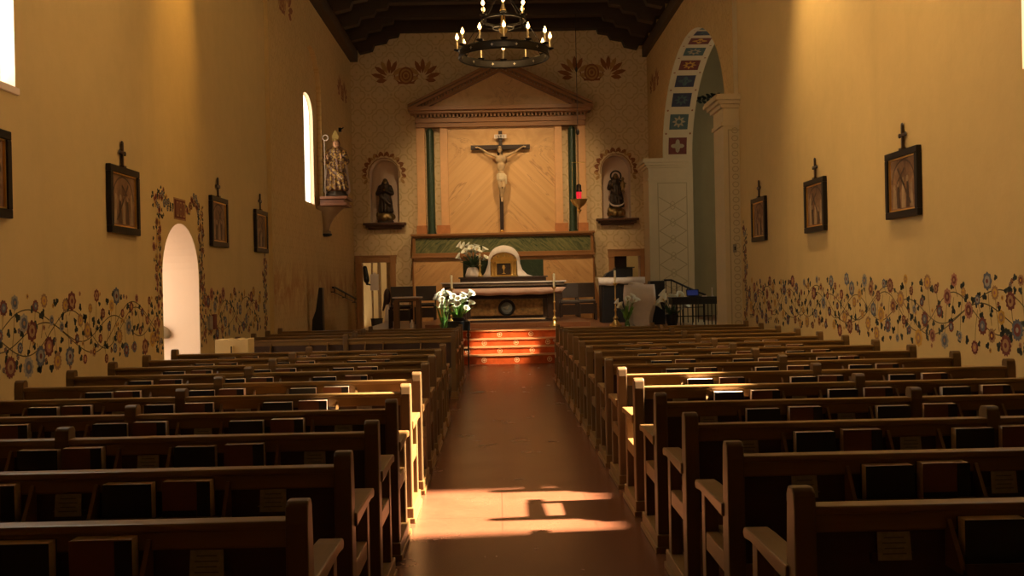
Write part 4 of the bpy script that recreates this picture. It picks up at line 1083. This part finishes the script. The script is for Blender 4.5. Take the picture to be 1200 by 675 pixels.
# ------------------------------------------------------------------ flowers
def bloom(mb_, c, d, s):
    """calla lily funnel opening along d"""
    d = Vector(d).normalized(); u_ = d.orthogonal().normalized(); w_ = d.cross(u_); c = Vector(c); n = 12
    prof = [(.006, 0), (.012, .03), (.022, .06), (.038, .085), (.055, .10)]; vs = []; fs = []
    for i, (r, h) in enumerate(prof):
        for k in range(n):
            t = 2 * pi * k / n; lip = (.035 * max(0, math.cos(t)) ** 2) * (i / 4) ** 2
            vs.append(c + (u_ * math.cos(t) * (r + lip) + w_ * math.sin(t) * r + d * (h + lip * .4)) * s)
    for i in range(len(prof) - 1):
        for k in range(n): fs.append((i * n + k, i * n + (k + 1) % n, (i + 1) * n + (k + 1) % n, (i + 1) * n + k))
    mb_.mat(0).add(vs, fs); mb_.mat(1).tube([c + d * .02 * s, c + d * .09 * s], .006 * s, 6)
def bouquet(root, base, spread, h0, h1, n, s, rnd, stemmat=LEAF, leaves=6, lean=(0, 0)):
    base = Vector(base)
    for i in range(n):
        a = 2 * pi * i / n * 1.618 + rnd.uniform(-.3, .3); rr = spread * math.sqrt((i + .5) / n); h = rnd.uniform(h0, h1)
        tip = base + Vector((rr * math.cos(a) + lean[0], rr * .7 * math.sin(a) + lean[1], h)); mid = base + Vector((rr * .35 * math.cos(a), rr * .3 * math.sin(a), h * .55))
        st_ = MB(); st_.tube([base, mid, tip], .005 * s, 5); so = st_.build('stem', stemmat, root)
        b = MB(); d = Vector((math.cos(a) * .7, math.sin(a) * .5 - .45, .75)); bloom(b, tip, d, s); bo = b.build('flower', [LILY, GOLD], so, smooth='all')
        sd_ = bo.modifiers.new('t', 'SOLIDIFY'); sd_.thickness = .002
    for i in range(leaves):
        a = 2 * pi * i / leaves + rnd.uniform(-.4, .4); rr = spread * rnd.uniform(.7, 1.25); h = rnd.uniform(h0 * .35, h1 * .8)
        p0 = base; p2 = base + Vector((rr * math.cos(a), rr * .7 * math.sin(a), h)); p1 = (p0 + p2) / 2 + Vector((0, 0, h * .2)); sd = Vector((-math.sin(a), math.cos(a), .2)).normalized() * .035 * s
        l = MB(); vs = []; fs = []
        for k in range(7):
            t = k / 6; c = p0 * (1 - t) ** 2 + p1 * 2 * t * (1 - t) + p2 * t * t; w_ = math.sin(pi * min(1, t * .97 + .03)) ** .8
            vs += [c - sd * w_, c + Vector((0, 0, -.008)), c + sd * w_]
        for k in range(6): fs += [(3*k, 3*k+1, 3*k+4, 3*k+3), (3*k+1, 3*k+2, 3*k+5, 3*k+4)]
        l.add(vs, fs); lo = l.build('leaf', stemmat, root, smooth='all'); q = lo.modifiers.new('t', 'SOLIDIFY'); q.thickness = .002
rf = random.Random(21)
# big arrangement on the black stand beside the steps
a = empty('flower_stand', (-.76, 19.0, 0), 'black iron flower stand with square tray at the foot of altar steps', 'stand')
m = MB(); m.box(-.98, -.54, 18.86, 19.14, .68, .86); m.build('tray_box', BLACK, a, bevel=.008)
for sx in (-.94, -.58):
    for sy in (18.9, 19.1):
        m = MB(); m.tube([(sx, sy, 0), (sx, sy, .68)], .012, 8); m.build('leg', IRON, a)
m = MB(); m.box(-.94, -.58, 18.895, 18.905, .3, .32); m.box(-.94, -.58, 19.095, 19.105, .3, .32); m.build('stretcher', IRON, a)
a = empty('lily_arrangement', (-.76, 19.0, .86), 'bright white calla lilies massed on the black stand beside the steps', 'flowers')
bouquet(a, (-.76, 19.0, .87), .26, .14, .50, 22, 1.15, rf, leaves=14, lean=(-.02, -.02))
m = MB(); m.lathe((-.76, 19.0, .862), [(.09, 0), (.12, .03), (.12, .06), (.09, .07)], 20); m.build('bowl', BLACK, a, smooth=True)
a = empty('lily_vase', (-.98, 18.82, .0), 'tall clear green vase of calla stems left of the black stand', 'vase')
GL = Mat('green_glass', .1); GL.color((.35, .6, .25)); GL.b.inputs['Transmission Weight'].default_value = .7; GL = GL.m
m = MB(); m.lathe((-1.03, 18.85, .52), [(.05, 0), (.055, .02), (.045, .3), (.06, .42), (.055, .42), (.04, .3), (.045, .03), (0.01, .02)], 18); m.build('glass', GL, a, smooth=True)
m = MB(); m.box(-1.11, -.99, 18.78, 18.92, 0, .52); m.build('pedestal', DARKW, a, bevel=.006)
bouquet(a, (-1.03, 18.85, .62), .14, .50, .72, 7, 1.1, rf, leaves=5)
a = empty('altar_bouquet', (-.60, 24.75, 1.735), 'bouquet of white lilies in cloth-wrapped pot on high altar, left of tabernacle', 'flowers')
m = MB(); m.lathe((-.62, 24.75, 1.735), [(.17, 0), (.18, .05), (.15, .13), (.13, .2), (.1, .24)], 22, 1, .8, .07, 7); m.build('wrapped_pot', CLOTH, a, smooth='all')
bouquet(a, (-.60, 24.75, 1.95), .30, .18, .52, 15, 1.4, rf, LEAFD, 16)
a = empty('flower_vase', (2.66, 20.5, PZ), 'slim green vase of cream lilies on the floor before the draped pedestal', 'vase')
m = MB(); m.lathe((2.66, 20.5, PZ), [(.06, 0), (.06, .02), (.035, .12), (.04, .2), (.055, .3), (.05, .3), (.03, .2), (.03, .04), (.01, .03)], 18); m.build('glass', GL, a, smooth=True)
bouquet(a, (2.66, 20.5, PZ + .08), .17, .26, .50, 9, 1.1, rf, leaves=7)
a = empty('flower_pot', (3.60, 20.6, PZ), 'dark pot of large cream lilies right of the draped pedestal', 'flowers')
m = MB(); m.lathe((3.6, 20.6, PZ), [(.09, 0), (.13, .1), (.14, .22), (.12, .24)], 20); m.build('pot', BLACK, a, smooth=True)
bouquet(a, (3.6, 20.6, PZ + .15), .24, .16, .40, 8, 1.7, rf, LEAFD, 8)

# ------------------------------------------------------------------ chairs, tables and the rest
def chair(x, y, z, rz, label):
    a = empty('sanctuary_chair', (x, y, z), label, 'chair', 'dark sanctuary chairs', rz)
    k = dict(local=True)
    m = MB(); m.box(-.23, .23, -.24, .22, .42, .47); m.mat(1).box(-.21, .21, -.23, .19, .47, .51); m.build('seat', [DARKW, simple('grey_seat_pad', (.22, .18, .14), .9)], a, bevel=.01, **k)
    m = MB(); m.hexa([(-.22, .20, .56), (.22, .20, .56), (.22, .24, .56), (-.22, .24, .56)], [(-.22, .26, .92), (.22, .26, .92), (.22, .30, .92), (-.22, .30, .92)]); m.build('backrest', DARKW, a, bevel=.01, **k)
    for sx in (-1, 1):
        m = MB(); m.box(sx * .23 - .025, sx * .23 + .025, -.24, -.19, 0, .42); m.build('leg', DARKW, a, bevel=.004, **k)
        m = MB(); m.extr([(.18, 0), (.23, 0), (.235, .45), (.31, .92), (.265, .92), (.185, .45)], 'x', sx * .23 - .02, sx * .23 + .02); m.build('leg', DARKW, a, bevel=.004, **k)
    m = MB(); m.box(-.21, .21, -.225, -.205, .16, .40); m.build('front_apron', DARKW, a, **k)
    return a
chair(-2.16, 22.2, PZ, 0, 'dark chair behind the small pale-topped side table')
chair(-1.76, 24.2, PZ, 0, 'dark chair against the marble, left of the high altar')
chair(1.72, 24.0, PZ, 0, 'dark chair close to the right end of the high altar')
chair(2.18, 24.7, PZ, 0, 'dark chair between the high altar and the black lectern')
a = empty('side_table', (-1.95, 21.6, PZ), 'small wooden side table with pale top, left of the altar', 'table')
m = MB(); m.box(-2.27, -1.65, 21.4, 21.85, 1.285, 1.315); m.build('tabletop', CLOTH, a, bevel=.006)
m = MB(); m.box(-2.22, -1.70, 21.44, 21.81, 1.22, 1.285); m.build('apron', MIDW, a)
for sx in (-2.2, -1.72):
    for sy in (21.46, 21.79):
        m = MB(); m.box(sx - .05, sx + .05, sy - .03, sy + .03, PZ, 1.24); m.build('leg', MIDW, a, bevel=.005)
m = MB(); m.lathe((-1.86, 21.5, PZ), [(.045, 0), (.05, .1), (.02, .17), (.02, .2)], 14)
tag(m.build('water_bottle', CLOTH, None, org=(-1.86, 21.5, PZ), smooth=True), 'small pale bottle standing on the floor under the side table', 'bottle')
# black lectern / credence with white cloth
a = empty('credence_cabinet', (2.82, 22.8, PZ), 'black cabinet draped with white cloth, right of the altar', 'cabinet')
m = MB(); m.box(2.36, 3.30, 22.6, 23.2, PZ, 1.52); m.build('body', BLACK, a, bevel=.01)
m = MB(); m.box(2.40, 2.80, 22.585, 22.6, PZ + .08, 1.46); m.build('door', BLACK, a, bevel=.004)
m = MB(); m.box(2.86, 3.26, 22.585, 22.6, PZ + .08, 1.46); m.build('door', BLACK, a, bevel=.004)
m = MB(); N_ = 24
lo = [(2.29 + 1.06 * k / N_, 22.54 + .012 * math.sin(k * 1.9), 1.50 + .01 * math.sin(k * .8) - (.03 if k < 9 else 0)) for k in range(N_ + 1)]
m.add(lo + [(p[0], 22.55, 1.645) for p in lo] + [(p[0], 23.25, 1.65) for p in lo], [(k, k + 1, N_ + 2 + k, N_ + 1 + k) for k in range(N_)] + [(N_ + 1 + k, N_ + 2 + k, 2 * N_ + 3 + k, 2 * N_ + 2 + k) for k in range(N_)])
o = m.build('cabinet_cloth', CLOTH, None, org=(2.8, 22.9, 1.6), smooth='all'); o.modifiers.new('t', 'SOLIDIFY').thickness = .01
tag(o, 'white cloth covering the top of the black cabinet', 'cloth')
a = empty('book_lectern', (2.85, 22.9, 1.66), 'black slanted lectern top resting on the white-draped cabinet', 'lectern')
m = MB(); m.extr([(2.44, 1.66), (3.10, 1.66), (3.10, 1.86), (2.72, 1.86), (2.50, 1.74)], 'y', 22.75, 23.1); m.build('slanted_body', BLACK, a, bevel=.01)
m = MB(); m.box(2.70, 3.14, 22.72, 23.12, 1.86, 1.88); m.build('top_board', BLACK, a)
# draped pedestal
a = empty('draped_pedestal', (2.95, 20.8, PZ), 'square pedestal covered in a long crumpled white drape', 'pedestal')
def drape(cx, cy, hw, hd, z0, z1, flare, n=40):
    m = MB(); vs = []; fs = []; rows = 8
    for i in range(rows + 1):
        t = i / rows; z = z1 - (z1 - z0) * t
        for k in range(n):
            a_ = 2 * pi * k / n; c_, s_ = math.cos(a_), math.sin(a_); e = .35
            x = math.copysign(abs(c_) ** e, c_) * hw; y = math.copysign(abs(s_) ** e, s_) * hd
            q = 1 + flare * math.sin(pi * min(t * 1.3, 1)) * .5 + .10 * t * math.cos(7 * a_ + 1.5 * t) + .045 * math.sin(13 * a_ + 5 * t) * min(1, t * 2) - .32 * t
            vs.append((cx + x * q, cy + y * q, z + .03 * t * math.sin(5 * a_)))
    for i in range(rows):
        for k in range(n): fs.append((i * n + k, i * n + (k + 1) % n, (i + 1) * n + (k + 1) % n, (i + 1) * n + k))
    fs.append(tuple(range(n))); m.add(vs, fs); return m
drape(2.97, 20.85, .30, .24, PZ + .02, 1.48, .35).build('drape', CLOTH, a, smooth='all')
m = MB(); m.ell((2.86, 20.8, 1.49), (.13, .1, .05), 14); m.ell((2.97, 20.83, 1.485), (.1, .1, .03), 12); m.build('bunched_cloth', CLOTH, a, smooth='all')
m = MB(); m.box(2.85, 3.09, 20.76, 20.94, PZ, 1.46); m.build('core', MIDW, a)
# keyboard stand, equipment and rail
a = empty('equipment_table', (3.95, 20.3, PZ), 'black folding table carrying electronic equipment below the arch', 'table')
m = MB(); m.box(3.52, 4.04, 20.05, 20.5, 1.06, 1.2); m.box(3.5, 4.46, 20.02, 20.5, 1.18, 1.21); m.box(4.04, 4.46, 20.05, 20.5, 1.06, 1.2); m.build('tabletop', BLACK, a, bevel=.006)
for sx in (3.6, 3.75, 4.0, 4.25, 4.40):
    for sy in (20.1, 20.45):
        m = MB(); m.tube([(sx, sy, PZ), (sx, sy, 1.08)], .010, 6); m.build('leg', IRON, a)
m = MB(); m.box(3.6, 4.4, 20.44, 20.46, .8, .82); m.build('stretcher', IRON, a)
a = empty('laptop', (4.0, 20.25, 1.21), 'small dark laptop with bluish screen glow on black equipment table', 'laptop')
m = MB(); m.box(3.86, 4.12, 20.12, 20.32, 1.212, 1.228); m.build('base', BLACK, a, bevel=.003)
m = MB(); m.hexa([(3.86, 20.32, 1.228), (4.12, 20.32, 1.228), (4.12, 20.335, 1.228), (3.86, 20.335, 1.228)], [(3.86, 20.38, 1.36), (4.12, 20.38, 1.36), (4.12, 20.395, 1.36), (3.86, 20.395, 1.36)]); m.build('lid', BLACK, a)
m = MB(); m.hexa([(3.88, 20.325, 1.24), (4.10, 20.325, 1.24), (4.10, 20.33, 1.24), (3.88, 20.33, 1.24)], [(3.88, 20.372, 1.345), (4.10, 20.372, 1.345), (4.10, 20.376, 1.345), (3.88, 20.376, 1.345)]); m.build('screen', emis('blue_screen', (.06, .12, .6), .08, (.02, .02, .05)), a)
m = MB(); m.box(4.16, 4.24, 20.14, 20.22, 1.21, 1.235)
tag(m.build('adapter', CLOTH, None, org=(4.2, 20.2, 1.21), bevel=.003), 'small pale box beside the laptop on the equipment table', 'adapter')
m = MB(); m.lathe((4.36, 20.2, 1.21), [(.03, 0), (.03, .02), (.008, .03), (.008, .16), (.02, .18)], 10)
tag(m.build('microphone_unit', [CLOTH], None, org=(4.25, 20.2, 1.21)), 'thin upright microphone at the right end of the equipment table', 'microphone')
a = empty('speaker_cabinet', (3.38, 21.2, PZ), 'tall black speaker cabinet between draped pedestal and stair rail', 'speaker')
m = MB(); m.box(3.24, 3.55, 21.1, 21.45, PZ, 1.55); m.build('cabinet_body', BLACK, a, bevel=.01)
m = MB(); m.box(3.27, 3.52, 21.085, 21.1, PZ + .06, 1.5); m.build('grille', BLACKC, a)
a = empty('stair_rail', (3.6, 21.6, PZ), 'black iron stair railing sloping down to the right under the arch', 'railing')
m = MB(); m.tube([(3.60, 21.5, 1.56), (3.76, 21.5, 1.56), (4.42, 21.9, 1.28), (4.6, 22.0, 1.22)], .022, 8); m.build('handrail', IRON, a, smooth=True)
for k in range(8):
    t = k / 7; x = 3.64 + .9 * t; y = 21.5 + .45 * t; z1 = 1.56 if x < 3.76 else 1.56 - (x - 3.76) * .40
    m = MB(); m.tube([(x, y, PZ), (x, y, z1)], .010, 6); m.build('baluster', IRON, a)
m = MB(); m.tube([(3.62, 21.5, .95), (4.55, 21.98, .95)], .010, 6); m.build('lower_rail', IRON, a)
# dark leaning stand on the left, handrail
a = empty('processional_kneeler', (-3.55, 19.9, 0), 'tall narrow black tapering stand against the left sanctuary wall', 'stand')
m = MB(); m.extr([(-3.70, .38), (-3.46, .38), (-3.46, 1.55), (-3.53, 1.55), (-3.60, 1.10), (-3.67, .92)], 'y', 19.7, 19.9); m.build('upright', BLACK, a, bevel=.01)
m = MB(); m.box(-3.74, -3.44, 19.6, 20.0, .38, .46); m.build('base', BLACK, a, bevel=.01)
a = empty('wall_handrail', (-3.7, 24, 1.4), 'black wall-mounted handrail sloping towards the left back door', 'handrail')
m = MB(); m.tube([(XSL + .08, 22.3, 1.55), (XSL + .08, 22.6, 1.55), (XSL + .08, 25.9, 1.24)], .022, 8); m.tube([(XSL + .08, 22.3, 1.45), (XSL + .08, 25.9, 1.14)], .01, 6); m.build('rail', IRON, a, smooth=True)
for yy in (22.5, 24.1, 25.7):
    m = MB(); z_ = 1.55 - (yy - 22.5) * .094; m.tube([(XSL, yy, z_ - .1), (XSL + .08, yy, z_ - .1), (XSL + .08, yy, z_)], .010, 6); m.build('bracket', IRON, a)

# door frames (structure)
def dframe(name, x0, x1, z0, z1, w_=.13):
    m = MB(); m.box(x0 - w_, x0 + .02, YB - .07, YB + .05, z0, z1); m.box(x1 - .02, x1 + w_, YB - .07, YB + .05, z0, z1)
    m.box(x0 - w_, x1 + w_, YB - .07, YB + .05, z1 - .02, z1 + w_); m.box(x0 - w_ - .03, x1 + w_ + .03, YB - .09, YB, z1 + w_, z1 + w_ + .04)
    for xx in (x0 - w_ - .02, x1 - .02): m.box(xx, xx + w_ + .04, YB - .085, YB, z1 - .05, z1 + w_)
    return struct(m.build(name, DOORW, bevel=.006))
dframe('door_1', -3.58, -2.80, .40, 2.2); dframe('door_2', 3.08, 3.80, .62, 2.24)
# behind the left door
m = MB(); m.box(-3.02, -2.82, YB + .9, YB + 1.5, .4, 2.4); m.box(-3.30, -3.22, YB + 1.2, YB + 1.3, .4, 2.9); m.box(-3.44, -3.40, YB + .9, YB + 1.0, .4, 2.9); struct(m.build('trim_sacristy_posts', [simple('tan_post', (.34, .22, .09), .7)]))
a = empty('waste_basket', (-3.17, YB + .2, .40), 'dark waste basket on the floor of the left back doorway', 'basket')
m = MB(); m.lathe((-3.2, YB + .0, .40), [(.13, 0), (.16, .3), (.155, .3), (.12, .02)], 20); m.build('bin', simple('grey_bin', (.07, .06, .05), .6), a, smooth=True)
m = MB(); m.torus((-3.2, YB, .70), .16, .01, 24, 6); m.build('rim', IRON, a)
m = MB(); m.lathe((-2.93, YB + .35, .4), [(.13, 0), (.12, .2), (.09, .5), (.03, .75)], 20, fold=.05, nf=7)
tag(m.build('white_vestment', CLOTH, None, org=(-2.93, YB + .35, .4), smooth='all'), 'white garment hanging low beside waste basket in left back doorway', 'garment')
m = MB(); m.ell((-2.95, YB + .3, 1.28), (.10, .07, .22), 12); m.cap((-2.98, YB + .28, 1.25), (-3.06, YB + .28, .92), .05, .03)
tag(m.build('dark_bag', [simple('dark_brown_leather', (.06, .03, .02), .6)], None, org=(-2.95, YB + .3, 1.2), remesh=.015), 'dark brown bag hanging above the white garment in left back doorway', 'bag')
m = MB(); m.box(-3.37, -3.15, YB + .12, YB + .14, 1.45, 1.88); m.box(-3.30, -3.22, YB + .12, YB + .13, 1.88, 1.92)
tag(m.build('white_sign', CLOTH, None, org=(-3.26, YB + .13, 1.6)), 'white notice board hanging in the left back doorway', 'notice')
m = MB(); m.cap((-3.50, YB + .1, 2.05), (-3.46, YB + .1, 1.72), .06, .08); m.cap((-3.46, YB + .1, 1.62), (-3.36, YB + .05, 1.6), .03, .02)
tag(m.build('hanging_bag', BLACK, None, org=(-3.5, YB + .1, 1.9), remesh=.015), 'black cloth bag hanging from left jamb of the left back door', 'bag')
m = MB(); m.box(3.08, 3.48, YB + .42, YB + .5, .62, 2.3); struct(m.build('door_3', DARKW))

# ceiling spotlights (the fittings that light the walls and the altar)
def fixture(name, loc, target, label):
    a = empty(name, loc, label, 'spotlight', 'ceiling spotlights'); d = (Vector(target) - Vector(loc)).normalized(); p = Vector(loc)
    m = MB(); m.tube([p - d * .10, p + d * .08], [.035, .06], 14); m.build('housing', IRON, a)
    m = MB(); m.tube([p - d * .05, (p.x, p.y, 8.18 if p.z < 8.1 else p.z + .1)], .012, 6); m.build('arm', IRON, a)
    m = MB(); m.tube([p + d * .075, p + d * .082], .045, 14); m.build('lens', emis('spot_lens', (1, .8, .5), 3), a)
    return p + d * .12
def spot(name, loc, target, power, ang, blend=.6, col=(1, .72, .42), r=.05):
    l = bpy.data.lights.new(name, 'SPOT'); l.energy = power; l.spot_size = math.radians(ang); l.spot_blend = blend; l.color = col; l.shadow_soft_size = r
    o = bpy.data.objects.new(name, l); COL.objects.link(o); o.location = loc
    o.rotation_euler = (Vector(target) - Vector(loc)).to_track_quat('-Z', 'Y').to_euler(); return o
SP = [
 ('left wall washer spotlight above the doorway', (-2.6, 12.3, 7.6), (-3.83, 12.1, 4.9), 420, 40, (1, .54, .12)),
 ('right wall washer spotlight above the middle picture', (2.9, 12.6, 7.6), (4.13, 12.4, 4.6), 800, 62, (1, .66, .28)),
 ('right wall washer spotlight nearer the entrance', (2.7, 9.2, 7.6), (4.13, 9.4, 3.4), 640, 80, (1, .64, .26)),
 ('left wall washer spotlight nearer the entrance', (-2.4, 8.8, 7.6), (-3.83, 9.0, 3.0), 160, 80, (1, .66, .30)),
 ('altar spotlight hanging left of centre', (-1.67, 21.6, 8.0), (-.2, YB, 2.9), 800, 60, (1, .70, .37)),
 ('altar spotlight hanging right of centre', (2.0, 21.6, 8.0), (.6, YB, 2.9), 800, 60, (1, .70, .37)),
 ('narrow spotlight trained on the altar steps', (.2, 15.6, 8.05), (.12, 19.75, .32), 10000, 10, (1, .70, .42)),
 ('spotlight trained on the lilies beside the steps', (-.5, 16.9, 8.05), (-.8, 19.0, 1.1), 7000, 7, (1, .95, .68)),
 ('wide spotlight trained on the front altar', (.6, 17.2, 8.05), (.7, 22.0, 1.3), 1600, 34, (1, .76, .48)),
]
for i, (lb, loc, tg, pw_, an, cl) in enumerate(SP):
    q = fixture('ceiling_spotlight', loc, tg, lb); spot('spot_%d' % i, q, tg, pw_, an, 1.0 if i < 6 else .5, cl)
pl = bpy.data.lights.new('chandelier_glow', 'POINT'); pl.energy = 25; pl.color = (1, .62, .25); pl.shadow_soft_size = .25
po = bpy.data.objects.new('chandelier_glow', pl); COL.objects.link(po); po.location = (CHX, CHY, CHZ + .33)
# sacristy lamps behind the back doors
for x, e in ((-3.2, 7), (3.8, 6)):
    pl = bpy.data.lights.new('sacristy_lamp', 'POINT'); pl.energy = e; pl.color = (1, .8, .5); pl.shadow_soft_size = .1
    po = bpy.data.objects.new('sacristy_lamp', pl); COL.objects.link(po); po.location = (x, YB + 1.6, 2.6)
# added area light that brightens the chapel; no window is built there
al = bpy.data.lights.new('chapel_fill_light', 'AREA'); al.energy = 65; al.size = 1.5; al.color = (1, .88, .66)
ao = bpy.data.objects.new('chapel_fill_light', al); COL.objects.link(ao); ao.location = (8.9, 20.5, 4.5); ao.rotation_euler = (0, math.radians(90), 0)
# sun through the right-hand window
sn = bpy.data.lights.new('sun', 'SUN'); sn.energy = 85; sn.angle = math.radians(2.2); sn.color = (1, .80, .62)
so = bpy.data.objects.new('sun', sn); COL.objects.link(so)
so.rotation_euler = Vector((-4.1, -.22, -3.75)).to_track_quat('-Z', 'Y').to_euler()
so.location = (12, 10, 12)
# daylight (sky)
W = bpy.data.worlds.new('sky'); S.world = W; W.use_nodes = True
W.node_tree.nodes['Background'].inputs[0].default_value = (1, .86, .68, 1); W.node_tree.nodes['Background'].inputs[1].default_value = 4.0
def portal(loc, rot, sx, sy):
    l = bpy.data.lights.new('daylight_portal', 'AREA'); l.shape = 'RECTANGLE'; l.size = sx; l.size_y = sy; l.cycles.is_portal = True
    o = bpy.data.objects.new('daylight_portal', l); COL.objects.link(o); o.location = loc; o.rotation_euler = rot
portal((XL - TH - .02, 12.14, 1.18), (0, math.radians(-90), 0), 2.4, 1.4)
portal((XR + .52, 7.06, 4.57), (0, math.radians(90), 0), 2.86, 1.32)

S.view_settings.view_transform = 'Standard'; S.view_settings.look = 'None'; S.view_settings.exposure = 0; S.view_settings.gamma = 1
S.view_settings.use_curve_mapping = False
try:
    S.cycles.use_denoising = True; S.cycles.max_bounces = 8; S.cycles.sample_clamp_indirect = 4
except Exception: pass
